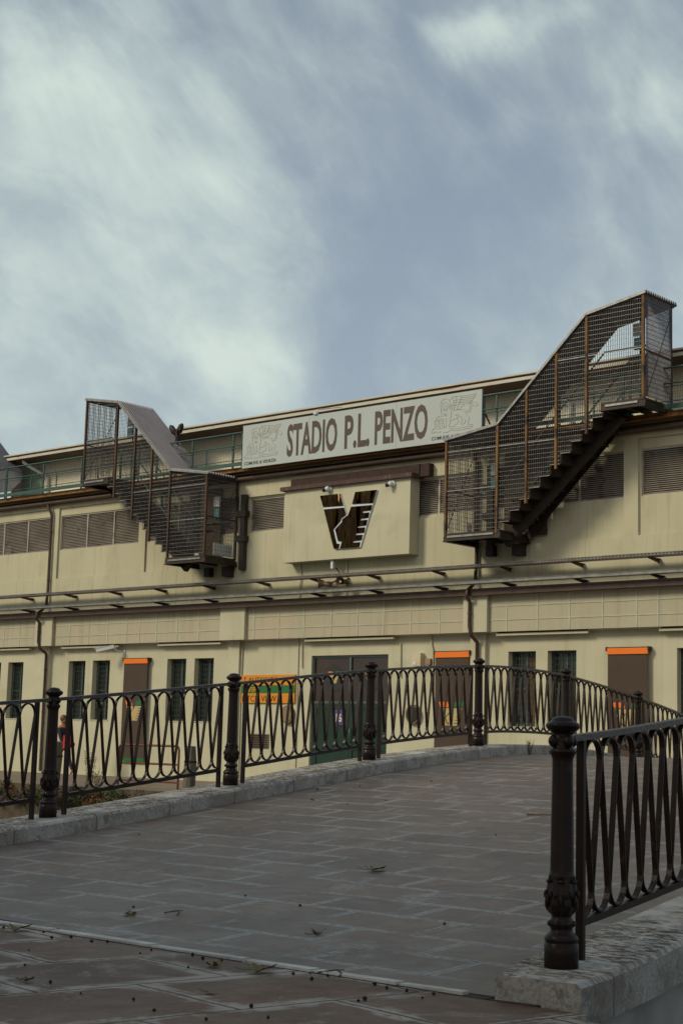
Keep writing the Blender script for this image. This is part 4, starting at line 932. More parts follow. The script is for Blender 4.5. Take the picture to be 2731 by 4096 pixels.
# ------------------------------------------------------------------ meter boxes
t = thing('meter_box', 'cream plastic meter box on the wall between the green door and the middle shade', 'meter box', (-23.4, 29.15, 1.85))
b = MB(); b.box(-23.53, -23.28, 29.05, 29.199, 1.85, 2.15); bo = b.build('housing', 'cream', t); b = MB(); b.box(-23.51, -23.40, 29.04, 29.049, 1.88, 1.95); b.build('label_plate', 'white', bo)
t = thing('junction_box', 'small brown junction box right beside the cream meter box', 'junction box', (-23.1, 29.15, 1.88))
b = MB(); b.box(-23.18, -23.03, 29.10, 29.199, 1.88, 2.02); bo = b.build('housing', mat('tan_box', (.28, .19, .11), None, 3, .6), t); b = MB(); b.tube([(-23.1, 29.15, 1.88), (-23.12, 29.16, 1.7), (-23.06, 29.16, 1.62), (-22.98, 29.17, 1.68), (-23.0, 29.17, 1.9)], .010, 6); b.build('cable', 'cream', t)
# ------------------------------------------------------------------ cameras, horns, lamps
def bullet(loc, tip, r, lab):
    t = thing('security_camera', lab, 'camera', loc); loc = Vector(loc); tip = Vector(tip); d = (tip - loc).normalized()
    b = MB(); b.bar(loc - d * .02, tip, r * 2, r * 1.7); bo = b.build('housing', 'white', t)
    b = MB(); b.bar(tip - d * .30 + Vector((0, 0, r * 1.05)), tip + d * .06 + Vector((0, 0, r * 1.05)), r * 2.3, .012); b.build('sun_shield', 'white', t)
    b = MB(); b.bar(tip, tip + d * .008, r * 1.5, r * 1.2); b.build('lens', 'black', bo)
    b = MB(); b.tube([loc, loc + Vector((.04, .05, -.09)), loc + Vector((.12, .2, -.14)), (loc.x + .12, 29.19, loc.z - .14)], .022, 8); b.box(loc.x + .07, loc.x + .17, 29.18, 29.199, loc.z - .2, loc.z - .08); b.build('bracket', 'white', t)
bullet((-33.96, 28.9, 2.50), (-34.35, 28.62, 2.38), .055, 'long white bullet security camera on a wall bracket above the left shade')
def dome(x, z, lab):
    t = thing('security_camera', lab, 'camera', (x, 28.65, z), 'small turret cameras on the emblem box')
    b = MB(); b.tube([(x + .05, 28.649, z), (x + .05, 28.60, z)], [.075, .07], 16); b.ball((x + .02, 28.57, z - .01), .07, 16, 10); bo = b.build('housing', 'white', t)
    b = MB(); b.tube([(x - .01, 28.545, z - .035), (x - .045, 28.48, z - .055)], [.042, .046], 14); b.build('lens', 'black', bo)
dome(-25.92, 6.17, 'small white turret camera over the left arm of the V emblem'); dome(-23.92, 6.12, 'small white turret camera at the right end of the emblem box')
t = thing('box_lamp', 'narrow white box hanging under the emblem box', 'lamp', (-25.82, 28.75, 4.3))
b = MB(); b.box(-25.86, -25.79, 28.72, 28.80, 4.22, 4.42); b.build('housing', 'white', t); b = MB(); b.tube([(-25.8, 28.78, 4.42), (-25.8, 28.9, 4.5)], .012, 6); b.tube([(-25.76, 28.8, 4.25), (-25.70, 28.9, 4.10), (-25.7, 28.99, 4.08)], .014, 6); b.build('bracket', 'steel', t)
def horn(c, d, lab):
    t = thing('horn_loudspeaker', lab, 'loudspeaker', c, 'brown horn loudspeakers above the lower tray'); c = Vector(c); d = Vector(d).normalized()
    b = MB(); b.tube([c + d * .0, c - d * .015, c - d * .05, c - d * .10, c - d * .17, c - d * .18, c - d * .32, c - d * .34], [.125, .118, .095, .068, .05, .062, .062, .02], 20, False); bo = b.build('horn', 'horn', t)
    b = MB(); b.tube([c - d * .10, c - d * .02], [.02, .03], 10); b.build('phase_plug', 'cream', bo)
    b = MB(); q = c - d * .25; b.bar(q, (q.x, 28.99, q.z + .10), .03); b.build('bracket', 'steel', t)
horn((-26.12, 28.60, 3.86), (-.80, -.55, .05), 'brown horn loudspeaker seen from the side, pointing left along the wall'); horn((-25.46, 28.62, 3.88), (.10, -1, -.05), 'brown horn loudspeaker facing the viewer, right of the other horn')
t = thing('flood_lamp', 'pair of dark flood lamps on a short post beside the lilac stair roof', 'lamp', (-31.75, 28.9, 7.0))
b = MB(); b.tube([(-31.75, 28.9, 7.0), (-31.75, 28.9, 8.30)], .055, 10); b.build('post', 'steel', t)
for sx in (-1, 1):
    b = MB(); b.tube([(-31.75 + sx * .02, 28.9, 8.22), (-31.75 + sx * .10, 28.88, 8.28), (-31.75 + sx * .20, 28.86, 8.42), (-31.75 + sx * .24, 28.86, 8.47)], [.03, .085, .075, .03], 10); b.build('lamp_head', 'steel', t)
    b = MB(); b.ball((-31.75 + sx * .17, 28.83, 8.355), .06, 10, 6, (.8, .6, 1.2)); b.build('lamp_glass', 'galv', t)

# ------------------------------------------------------------------ caged steel staircases
def staircase(lab, xs, zr, fl, posts, tread0, tread1, fine_end, label_rust):
    """xs/zr: roof line from the low end to the high end; fl: floor heights (low, high); treads run from tread0 to tread1"""
    sgn = 1 if xs[-1] > xs[0] else -1; Y0, Y1 = 27.85, 28.93
    t = thing('caged_staircase', lab, 'staircase', (xs[0], 28.4, fl[0]), 'caged steel staircases on the facade')
    def roof(x):
        for i in range(3):
            a, c = xs[i], xs[i + 1]
            if (x - a) * sgn >= -1e-6 and (x - c) * sgn <= 1e-6: return zr[i] + (zr[i + 1] - zr[i]) * (x - a) / (c - a)
        return zr[0] if (x - xs[0]) * sgn < 0 else zr[-1]
    n = 10; rise = (fl[1] - fl[0]) / (n + 1); run = (tread1 - tread0) / n
    def bottom(x):
        k = (x - tread0) / run
        if k < 0: return fl[0] + .03
        if k >= n: return fl[1] + .03
        return fl[0] + rise * (math.floor(k) + 1) - .06
    # front grating
    for nm, m, yy in (('grating', 'grate', Y0),):
        b = MB(); x = xs[0] + sgn * .03; L_ = abs(xs[-1] - xs[0])
        N_ = int(L_ / .0525)
        for i in range(1, N_): 
            x = xs[0] + sgn * L_ * i / N_; b.box(x - .0037, x + .0037, yy, yy + .010, bottom(x), roof(x) - .04)
        gg = b.build(nm, m, t)
    b = MB(); z = fl[0] + .06
    while z < max(zr):
        run_s = None; N2 = 240
        for i in range(N2 + 2):
            x = xs[0] + (xs[-1] - xs[0]) * i / N2
            ok = i <= N2 and bottom(x) <= z <= roof(x) - .03
            if ok and run_s is None: run_s = x
            if not ok and run_s is not None:
                if abs(x - run_s) > .04: b.box(min(run_s, x), max(run_s, x), Y0 - .006, Y0 - .0005, z - .0028, z + .0028)
                run_s = None
        z += .1
    # frame line at waist height and the stepped lower edge
    for k in range(n):
        xa = tread0 + run * k; z = fl[0] + rise * (k + 1) - .06
        b.box(min(xa, xa + run), max(xa, xa + run), Y0 - .008, Y0 - .0008, z - .006, z + .006)
    b.build('cross_rod', 'rod', gg)
    for (z0_, x0_, x1_) in ((fl[0] + 1.83, xs[0], posts[3]), (fl[0] + .95, xs[0], xs[1]), (fl[1] + 1.05, posts[3], xs[3])):
        q = MB(); q.bar((x0_, Y0 - .012, z0_), (x1_, Y0 - .012, z0_), .008, .018); q.build('flat_bar', 'rod', gg)
    # posts
    for i, x in enumerate(posts):
        zb = bottom(x) - .10 if 0 < i < len(posts) - 1 else (fl[0] if i == 0 else fl[1]) - .02
        q = MB(); q.box(x - .025, x + .025, Y0 - .035, Y0 + .03, zb, roof(x) - .03); q.build('post', label_rust, t)
    for x, zf in ((xs[0], fl[0]), (xs[-1], fl[1])):
        q = MB(); q.box(x - .025, x + .025, Y1 - .03, Y1 + .02, zf - .02, roof(x) - .03); q.build('post', 'steel', t)
    # end grating panels
    for x, zf, fine in ((xs[0] - sgn * .02, fl[0], False), (xs[-1] + sgn * .02, fl[1], fine_end)):
        q = MB(); st = .022 if fine else .058; nn = int((Y1 - Y0) / st)
        for i in range(1, nn): y = Y0 + .03 + (Y1 - Y0 - .06) * i / nn; q.box(x - .004, x + .004, y - (.0022 if fine else .0045), y + (.0022 if fine else .0045), zf + .03, roof(x) - (.06 if not fine else .04))
        e = q.build('end_grating', 'corr' if fine else 'grate', t)
        q = MB(); z = zf + .06
        while z < roof(x) - .06: q.box(x - .0075, x - .0045, Y0 + .03, Y1 - .03, z - .002, z + .002); q.box(x + .0045, x + .0075, Y0 + .03, Y1 - .03, z - .003, z + .003); z += .1
        q.build('cross_rod', 'rod' if not fine else 'corr', e)
        q = MB(); q.bar((x, Y0, zf + 1.0), (x, Y1, zf + .98), .03, .03); q.bar((x, Y0 + .05, zf + .05), (x, Y1 - .05, zf + 1.9), .014); q.build('brace', 'darkrust', e)
    # back side: handrail frame of the landings and a rail along the flight
    q = MB(); q.tube([(xs[0], Y1, fl[0] + 1.0), (tread0, Y1, fl[0] + 1.0), (tread1, Y1, fl[1] + 1.12), (xs[-1], Y1, fl[1] + 1.12)], .022, 8)
    q.tube([(xs[0], Y0 + .08, fl[0] + .95), (tread0, Y0 + .08, fl[0] + .98), (tread1, Y0 + .08, fl[1] + 1.1), (xs[-1], Y0 + .08, fl[1] + 1.1)], .020, 8)
    q.tube([(tread0, Y1, fl[0] + .55), (tread1, Y1, fl[1] + .6)], .016, 8)
    for k in (2, 6, 10): x = tread0 + run * k; q.bar((x, Y1, fl[0] + rise * k), (x, Y1, fl[0] + rise * k + 1.1), .035)
    for x in (xs[-1] - sgn * .72,): q.bar((x, Y1, fl[1]), (x, Y1, roof(x)), .035)
    q.build('handrail', 'green', t)
    # the lower flight is closed on the wall side with plain grating
    q = MB(); a0, a1 = tread0, tread0 + run * 6.5; NN = int(abs(a1 - a0) / .0525)
    for i in range(NN): x = a0 + sgn * i * .0525; q.box(x - .0045, x + .0045, Y1 + .022, Y1 + .034, fl[0] + .05 + max(0, (x - tread0) / run) * rise, min(roof(x) - .05, 6.85))
    q.build('back_grating', 'grate', t)
    # corrugated roof: ridges follow the slope
    q = MB(); ny = 56; ya, yb = Y0 - .05, Y1 + .14
    xl = [xs[0] - sgn * .06, xs[1], xs[2], xs[3] + sgn * .06]; zl = [zr[0] - .01, zr[1], zr[2], zr[3] + .01]
    vs = []
    for th in (0, -.012):
        for i in range(4):
            for j in range(ny + 1):
                vs.append((xl[i], ya + (yb - ya) * j / ny, zl[i] + .012 + .032 * (1 if (j // 2) % 2 else -1) * (1) + th))
    fs = []; M_ = ny + 1
    for i in range(3):
        for j in range(ny):
            fs.append((i * M_ + j, (i + 1) * M_ + j, (i + 1) * M_ + j + 1, i * M_ + j + 1)); o_ = 4 * M_
            fs.append((o_ + i * M_ + j, o_ + i * M_ + j + 1, o_ + (i + 1) * M_ + j + 1, o_ + (i + 1) * M_ + j))
    for e in (0, 3):
        for j in range(ny): fs.append((e * M_ + j, e * M_ + j + 1, 4 * M_ + e * M_ + j + 1, 4 * M_ + e * M_ + j))
    q.mesh(vs, fs); rf = q.build('roof', 'corr', t)
    for yy, dz_, a_, c_ in ((ya - .002, .01, .012, .05), (yb, .02, .02, .04)):
        q = MB()
        for i in range(3): q.bar((xl[i], yy, zl[i] - dz_), (xl[i + 1], yy, zl[i + 1] - dz_), a_, c_)
        q.build('roof_edge', 'rod', rf)
    q = MB()
    for x in xs: q.bar((x, Y0, roof(x) - .05), (x, Y1 + .1, roof(x) - .05), .04, .05)
    q.build('rafter', 'darkrust', rf)
    # treads and risers
    q = MB()
    for k in range(n):
        xa = tread0 + run * k - sgn * .03; xb = tread0 + run * (k + 1); z = fl[0] + rise * (k + 1)
        q.box(min(xa, xb), max(xa, xb), Y0 + .03, Y1 - .0, z - .035, z)
        q.box(xb - sgn * .012 - .006, xb - sgn * .012 + .006, Y0 + .05, Y1 - .02, z, z + rise - .04)
        q.box(min(xa, xa - sgn * .012), max(xa, xa - sgn * .012), Y0 + .02, Y1 + .01, z - .06, z + .005)
    tq = q.build('treads', 'steel', t)
    q = MB()
    for k in range(n):
        xa = tread0 + run * k - sgn * .045; z = fl[0] + rise * (k + 1); q.box(xa - .006, xa + .006, Y0 + .02, Y1, z - .03, z - .012)
    q.build('nosing', 'louvre', tq)
    # stringer under the flight
    q = MB(); q.bar((tread0 - run * .9, 28.42, fl[0] - .22), (tread1 + run * .4, 28.42, fl[1] - .16), .14, .24); q.bar((tread0, Y1 - .06, fl[0] - .10), (tread1, Y1 - .06, fl[1] - .08), .02, .16)
    q.build('stringer', 'steel', t)
    # landings
    for (a, c, z) in ((xs[0], tread0, fl[0]), (tread1, xs[-1], fl[1])):
        a_, c_ = min(a, c) - .02, max(a, c) + .02
        q = MB(); q.box(a_, c_, Y0 - .03, Y1 + .02, z - .045, z); ld = q.build('landing', 'steel', t)
        q = MB(); q.box(a_ - .02, c_ + .02, Y0 - .02, Y0 + .04, z - .17, z - .05)
        for x in (a_ + .02, c_ - .06): q.box(x, x + .05, Y0 + .045, 28.99, z - .17, z - .055); q.box(x - .04, x + .09, Y0 - .06, 28.99, z - .185, z - .171)
        q.box((a_ + c_) / 2 - .03, (a_ + c_) / 2 + .03, Y0 + .045, 28.98, z - .14, z - .056); q.build('beam', 'steel', ld)
        q = MB(); q.box(a_ + .1, c_ - .15, Y0 - .045, Y0 - .021, z - .10, z - .055); q.build('edge_plate', 'rod', ld)
        if z == fl[0]:
            q = MB(); q.box(c_ - .35, c_ - .1, Y1 - .14, 28.999, z - .45, z - .19); q.build('wall_plate', 'steel', ld); q = MB(); q.box(a_ + .4, a_ + .6, Y1 - .1, 28.998, z - .42, z - .19); q.build('wall_plate', 'steel', ld)
    # bright kick plates at the lower landing
    q = MB(); xk = xs[0] + sgn * .05
    q.box(xk + sgn * 1.28 - .10, xk + sgn * 1.28 + .13, Y1 - .16, Y1 - .15, fl[0] + .02, fl[0] + .22); q.build('kick_plate', 'white', t); q = MB()
    q.box(xs[0] - .006, xs[0] + .006, Y0 + .30 if sgn < 0 else Y1 - .3, Y1 - .12, fl[0] + .03, fl[0] + .34)
    q.build('kick_plate', 'white', t)
    # safety light and sign on a landing post
    for (x, z, y) in ((xs[0] + sgn * .62, fl[0] + 1.22, Y1 - .08), (xs[-1] - sgn * .72, fl[1] + 1.42, Y1 - .08)):
        q = MB(); q.box(x - .11, x + .09, y - .05, y, z + .18, z + .45); eb = q.build('safety_light', 'white', t)
        q = MB(); q.box(x - .10, x + .08, y - .04, y, z - .12, z + .14); q.build('safety_sign', 'bluesign', eb)
    return t
staircase('caged steel staircase climbing to the right, over the right half of the facade', [-21.68, -20.28, -18.02, -16.64], [6.82, 7.02, 9.12, 9.36], (4.69, 7.16), [-21.68, -20.28, -19.52, -18.76, -18.01, -16.65], -20.22, -17.62, True, 'stairrust')
staircase('caged steel staircase climbing to the left with lilac corrugated roof, left of the name sign', [-29.38, -30.76, -32.96, -34.32], [6.78, 6.99, 9.06, 9.30], (4.67, 7.02), [-29.39, -30.77, -31.52, -32.23, -33.0, -34.32], -30.80, -33.30, False, 'darkrust')
# end of another stair roof at the left edge
t = thing('stair_roof', 'lilac grey corrugated roof corner at the left edge, behind the terrace rail', 'roof', (-40.2, 29.3, 7.03))
b = MB(); n = 24
for i in range(n):
    y = 28.75 + i * .045; h = .02 if i % 2 else 0
    b.mesh([(-42.65, y, 10.55 + h), (-39.75, y, 8.04 + h), (-39.75, y + .045, 8.04 + h), (-42.65, y + .045, 10.55 + h), (-42.65, y, 10.53 + h), (-39.75, y, 8.02 + h), (-39.75, y + .045, 8.02 + h), (-42.65, y + .045, 10.53 + h)], [(0, 1, 2, 3), (7, 6, 5, 4), (0, 4, 5, 1), (2, 6, 7, 3), (1, 5, 6, 2)])
b.build('sheet', 'corr', t)
b = MB(); b.mesh([(-42.65, 29.84, 10.5), (-39.75, 29.84, 8.0), (-39.8, 29.84, 7.75), (-40.3, 29.84, 7.5), (-42.65, 29.84, 7.5), (-42.65, 29.87, 10.5), (-39.75, 29.87, 8.0), (-39.8, 29.87, 7.75), (-40.3, 29.87, 7.5), (-42.65, 29.87, 7.5)], [(0, 1, 2, 3, 4), (9, 8, 7, 6, 5), (0, 5, 6, 1), (1, 6, 7, 2), (2, 7, 8, 3), (3, 8, 9, 4)]); b.build('side_sheet', 'corr', t)
b = MB(); b.bar((-40.3, 28.8, 7.05), (-40.3, 28.8, 8.5), .05); b.bar((-41.5, 28.8, 7.05), (-41.5, 28.8, 9.9), .05); b.bar((-39.85, 28.72, 7.9), (-39.73, 28.72, 8.12), .09, .12); b.build('post', 'steel', t)
b = MB(); b.box(-38.35, -38.25, 28.65, 28.72, 0, .01)

# ------------------------------------------------------------------ far quay: barrier, mooring posts, plants, person
t = thing('barrier', 'low red and white tube barrier on the far quay in front of the left shade', 'barrier', (-25.95, 22.6, FZ))
b = MB(); y = 22.6; xa, xb = -26.15, -24.33
k_ = 22.6 / 23.2; xa, xb = -26.91 * k_, -25.01 * k_
b.tube([(xa, y, FZ), (xa, y, -.20), (xa + .03, y, -.14), (xa + .09, y, -.125), (xb - .09, y, -.125), (xb - .03, y, -.14), (xb, y, -.20), (xb, y, FZ)], .024, 8)
b.tube([(xa + .0, y, -.50), (xb, y, -.50)], .022, 8); b.tube([(xa, y, -.86), (xb, y, -.86)], .02, 8); b.build('tube_frame', 'redbar', t)
def mooring(x, y, zt, r, lean, lab):
    t = thing('mooring_post', lab, 'mooring post', (x, y, -2.6), 'grey wooden mooring posts by the far quay')
    b = MB(); n = 12; z0 = -2.6; H_ = zt - z0; pts = []; rr = []
    for i in range(9):
        q = i / 8; pts.append((x + lean * q, y, z0 + H_ * q * (0.985))); rr.append(r * (1.0 - .12 * q) * (1 if i < 8 else .72))
    b.tube(pts, rr, n); b.build('trunk', 'wood', t)
    b = MB(); b.tube([(x + lean * .9, y, z0 + H_ * .86), (x + lean * .9, y, z0 + H_ * .875)], r * .93, 12); b.build('band', 'steel', t)
mooring(-22.72, 21.3, -.07, .135, .10, 'weathered grey wooden mooring post right of the red and white barrier')
mooring(-26.95, 21.3, -.06, .15, .30, 'weathered grey wooden mooring post mostly hidden behind the left railing post')
# overgrown quay edge
def clump(b, c, r, n, sq=(1, 1, 1), ls=.03):
    for i in range(n):
        d = Vector((random.gauss(0, 1), random.gauss(0, 1), random.gauss(0, 1))); d.normalize(); q = Vector(c) + Vector((d.x * sq[0], d.y * sq[1], d.z * sq[2])) * r * random.uniform(.45, 1)
        a = Vector((random.gauss(0, 1), random.gauss(0, 1), random.gauss(0, 1))).normalized() * ls * random.uniform(.6, 1.3); u = a.orthogonal().normalized() * ls * .45
        b.face([q - a, q + u, q + a, q - u])
b = MB()
x = -33.0
while x < -15.0:
    top = -1.10 + .10 * mnoise.noise(Vector((x * 1.3, 0, 0))); dens = .5 + mnoise.noise(Vector((x * .9, 3, 0)))
    if dens > -.05 or x < -24:
        clump(b, (x, 21.55 + random.uniform(-.1, .2), top - random.uniform(0, .30)), random.uniform(.10, .20), 70, (1, .8, .8))
    x += .075
tag(b.build('ground_cover', 'cover'), 'low red and green plants overgrowing the edge of the far quay', 'ground cover', kind='stuff')
def weed(x, y, h, n, lab):
    t = thing('tall_weed', lab, 'weed', (x, y, FZ), 'tall thin weeds at the far quay edge')
    b = MB(); lf = MB()
    for i in range(n):
        a = random.uniform(-.22, .22); q = random.uniform(-.1, .1); hh = h * random.uniform(.6, 1); p0 = Vector((x + q, y, FZ - .1)); p1 = Vector((x + q + a * .4, y + random.uniform(-.05, .05), FZ + hh * .6)); p2 = Vector((x + q + a, y, FZ + hh))
        b.tube([p0, p1, p2], [.006, .005, .003], 5)
        for k in range(22):
            s = random.random(); c = p0.lerp(p1, s * 2) if s < .5 else p1.lerp(p2, s * 2 - 1); clump(lf, c, .03 + .03 * (1 - s), 2, ls=.016)
    b.build('stem', 'weed', t); lf.build('leaves', 'weed', t)
weed(-26.45, 22.0, .78, 7, 'tall thin weeds just right of the left railing post, beyond the looped bars'); weed(-26.1, 22.0, .5, 4, 'short thin weeds between the tall weeds and the red barrier')
# weed on the bridge kerb
def tuft(p, h, lab):
    t = thing('kerb_weed', lab, 'weed', p); b = MB(); p = Vector(p)
    for i in range(9):
        a = Vector((random.uniform(-.05, .05), random.uniform(-.03, .03), h * random.uniform(.5, 1))); b.tube([p, p + a * .6, p + a + Vector((a.x * .4, 0, 0))], [.003, .003, .001], 4)
    b.build('stem', 'weed', t)
    b = MB(); clump(b, p + Vector((0, 0, h * .75)), .02, 16, (1, 1, 2), .012); b.build('seed_head', 'weed', t)
tuft(W(11.05, LW - .28, kz(11.05) - .15), .24, 'thin green weed growing at the far kerb near the top of the bridge')

# person walking by the wall, mostly hidden by the railing post
def skin(name, joints, edges, m, parent, sub=2):
    me = bpy.data.meshes.new(name); o0 = ORG[parent.name]
    me.from_pydata([tuple(Vector(j[:3]) - o0) for j in joints], edges, []); me.update()
    o = bpy.data.objects.new(name, me); COL.objects.link(o)
    sk = o.modifiers.new('skin', 'SKIN'); sk.use_smooth_shade = True
    for i, j in enumerate(joints): me.skin_vertices[0].data[i].radius = (j[3], j[4] if len(j) > 4 else j[3])
    me.skin_vertices[0].data[0].use_root = True
    sb = o.modifiers.new('sub', 'SUBSURF'); sb.levels = sb.render_levels = sub
    dg = bpy.context.evaluated_depsgraph_get(); ev = o.evaluated_get(dg); nm = bpy.data.meshes.new_from_object(ev)
    o.modifiers.clear(); o.data = nm; nm.materials.clear(); nm.materials.append(MT[m]); o.parent = parent; ORG[o.name] = o0.copy()
    for p in nm.polygons: p.use_smooth = True
    return o
PX, PY = -34.50, 27.8
pe = thing('person', 'person in a dark coat walking by the wall, mostly hidden behind the left railing post', 'person', (PX, PY, FZ))
F0 = FZ
J = [(PX, PY, F0 + .84, .12, .10), (PX - .01, PY, F0 + .98, .115, .095), (PX - .04, PY, F0 + 1.16, .14, .10), (PX - .06, PY, F0 + 1.28, .11, .08), (PX - .09, PY, F0 + 1.36, .045), (PX - .11, PY, F0 + 1.44, .07, .06), (PX - .12, PY, F0 + 1.52, .075, .065),
     (PX + .00, PY - .09, F0 + .78, .078), (PX - .14, PY - .09, F0 + .45, .052), (PX - .16, PY - .09, F0 + .09, .034), (PX - .27, PY - .09, F0 + .035, .028),
     (PX + .02, PY + .09, F0 + .78, .078), (PX + .10, PY + .09, F0 + .44, .052), (PX + .28, PY + .09, F0 + .14, .034), (PX + .20, PY + .09, F0 + .04, .028),
     (PX - .05, PY - .17, F0 + 1.26, .052), (PX + .09, PY - .22, F0 + 1.02, .04), (PX + .20, PY - .22, F0 + .84, .028), (PX + .23, PY - .22, F0 + .78, .03),
     (PX - .06, PY + .17, F0 + 1.26, .052), (PX - .16, PY + .22, F0 + 1.02, .04), (PX - .26, PY + .2, F0 + .84, .028), (PX - .29, PY + .2, F0 + .78, .03)]
E_ = [(0, 1), (1, 2), (2, 3), (3, 4), (4, 5), (5, 6), (0, 7), (7, 8), (8, 9), (9, 10), (0, 11), (11, 12), (12, 13), (13, 14), (3, 15), (15, 16), (16, 17), (17, 18), (3, 19), (19, 20), (20, 21), (21, 22)]
body = skin('body', J, E_, 'skin', pe)
G = [(a, b_, c, r_[0] * 1.16 + .006, (r_[1] if len(r_) > 1 else r_[0]) * 1.16 + .006) for a, b_, c, *r_ in (J[i] for i in (0, 1, 2, 3, 15, 16, 17, 19, 20, 21))]
skin('coat', G, [(0, 1), (1, 2), (2, 3), (3, 4), (4, 5), (5, 6), (3, 7), (7, 8), (8, 9)], 'coat', pe)
G = [(a, b_, c, r_[0] * 1.14 + .004, (r_[1] if len(r_) > 1 else r_[0]) * 1.14 + .004) for a, b_, c, *r_ in (J[i] for i in (0, 7, 8, 9, 11, 12, 13))]
skin('trousers', G, [(0, 1), (1, 2), (2, 3), (0, 4), (4, 5), (5, 6)], 'coat', pe)
b = MB(); b.ball((PX - .095, PY, F0 + 1.53), .105, 16, 10, (1, .85, .95)); b.ball((PX - .03, PY, F0 + 1.44), .07, 12, 8, (.9, .9, 1.3)); b.build('hair', 'hair', pe)
b = MB(); b.tube([(PX - .03, PY - .06, F0 + 1.34), (PX - .14, PY - .05, F0 + 1.32), (PX - .15, PY + .05, F0 + 1.32), (PX - .03, PY + .06, F0 + 1.34), (PX + .01, PY, F0 + 1.35), (PX - .03, PY - .06, F0 + 1.34)], .035, 8); b.tube([(PX - .13, PY - .09, F0 + 1.32), (PX - .15, PY - .13, F0 + 1.12)], .03, 8); b.build('scarf', 'scarf', pe)
for (q, hd) in ((18, -1), (22, 1)):     # fingers
    hx, hy, hz_ = J[q][:3]; b = MB()
    for i in range(4): b.tube([(hx - .02 + i * .013, hy, hz_ - .02), (hx - .02 + i * .013, hy - .01, hz_ - .06), (hx - .02 + i * .013, hy + .012, hz_ - .08 + .004 * abs(i - 1))], .007, 6)
    b.tube([(hx - .025, hy - .01, hz_), (hx - .045, hy - .02, hz_ - .03)], .008, 6); b.build('fingers', 'skin', pe)
t = thing('shopping_bag', 'bright red bag held behind the dark coated person', 'bag', (PX + .42, PY - .1, F0 + .72))
b = MB(); b.mesh([(PX + .26, PY - .26, F0 + 1.08), (PX + .34, PY - .16, F0 + 1.08), (PX + .62, PY - .14, F0 + .86), (PX + .60, PY - .28, F0 + .86), (PX + .26, PY - .28, F0 + .72), (PX + .30, PY - .12, F0 + .72), (PX + .54, PY - .10, F0 + .78), (PX + .52, PY - .30, F0 + .76)],
   [(0, 3, 2, 1), (4, 5, 6, 7), (0, 1, 5, 4), (1, 2, 6, 5), (2, 3, 7, 6), (3, 0, 4, 7)]); bo = b.build('bag_body', 'redbag', t)
b = MB(); b.tube([(PX + .27, PY - .24, F0 + 1.06), (PX + .24, PY - .23, F0 + .80), (PX + .30, PY - .2, F0 + 1.07)], .008, 6); b.build('handle', 'redbag', t)

# ------------------------------------------------------------------ fallen leaves, twigs, seed pods
def deckz(x, y):
    s, l = SL((x, y)); return max(GZ + .004, dz(s, l)) if y > 5.28 else GZ
def leaf(x, y, size, rot, m, lab, curl=.5):
    z = deckz(x, y); t = thing('fallen_leaf', lab, 'leaf', (x, y, z), 'fallen leaves on the ground')
    b = MB(); n = 26; pts = []; star = []
    for i in range(n):
        a = 2 * math.pi * i / n; lob = .62 + .38 * abs(math.cos(2.5 * a)) + .05 * math.sin(11 * a)
        if abs(a - math.pi) < .25: lob *= .6
        pts.append((a, lob))
    def h(px, py): return size * (.10 + curl * (.9 * px * px + .35 * py * py + .25 * math.sin(5 * px + 3 * py) * .5))
    rings = [0, .35, .7, 1.0]; vs = []; fs = []
    for q in rings:
        for (a, lob) in pts:
            px, py = q * lob * math.cos(a), q * lob * math.sin(a) * .8
            X = px * math.cos(rot) - py * math.sin(rot); Y = px * math.sin(rot) + py * math.cos(rot)
            vs.append((x + X * size * (1 - .25 * curl), y + Y * size, z + .004 + h(px, py) * .55))
    for i in range(3):
        for k in range(n): fs.append((i * n + k, i * n + (k + 1) % n, (i + 1) * n + (k + 1) % n, (i + 1) * n + k))
    b.mesh(vs, fs, True); b.build('blade', m, t)
    b = MB(); ca, sa = math.cos(rot + math.pi), math.sin(rot + math.pi)
    b.tube([(x + ca * size * .3, y + sa * size * .3, z + .01), (x + ca * size * 1.0, y + sa * size * 1.0, z + .008), (x + ca * size * 1.5, y + sa * size * 1.4, z + .014)], .0022, 5); b.build('stalk', m, t)
leaf(-6.62, 5.10, .085, .6, 'leaf', 'yellow green curled leaf beside the broken gap in the pale strip, at the left', .9)
leaf(-6.58, 5.80, .055, 2.6, 'leaf', 'small yellow green leaf lying alone on the bridge slabs, left of centre', .7)
leaf(-6.60, 7.83, .085, .2, 'leaf', 'yellow green leaf far up the bridge deck, in the middle of the slabs', .8)
leaf(-5.40, 5.98, .05, 1.2, 'brownleaf', 'crumpled brown leaf on the bridge deck', 1.5)
leaf(-4.86, 5.03, .085, .35, 'leaf', 'large green brown leaf just in front of the pale strip, near the centre', .9)
leaf(-5.10, 4.99, .05, 2.0, 'leaf', 'smaller green leaf left of the large one in front of the pale strip', 1.1)
leaf(-5.24, 4.10, .035, .4, 'brownleaf', 'small brown leaf low on the reddish quay slabs, bottom left', 1.3)
leaf(-4.58, 4.46, .03, .4, 'leaf', 'tiny pale green leaf on a mortar patch at the bottom', .4)
TX, TY = -7.22, 10.56
tw = thing('twig', 'brown twig lying on the deck just left of the big end post', 'twig', (TX, TY, deckz(TX, TY)))
b = MB(); z = deckz(TX, TY); b.tube([(TX - .13, TY - .02, z + .008), (TX, TY + .02, z + .012), (TX + .13, TY + .05, z + .012)], [.007, .006, .004], 6); b.build('stick', 'brownleaf', tw)
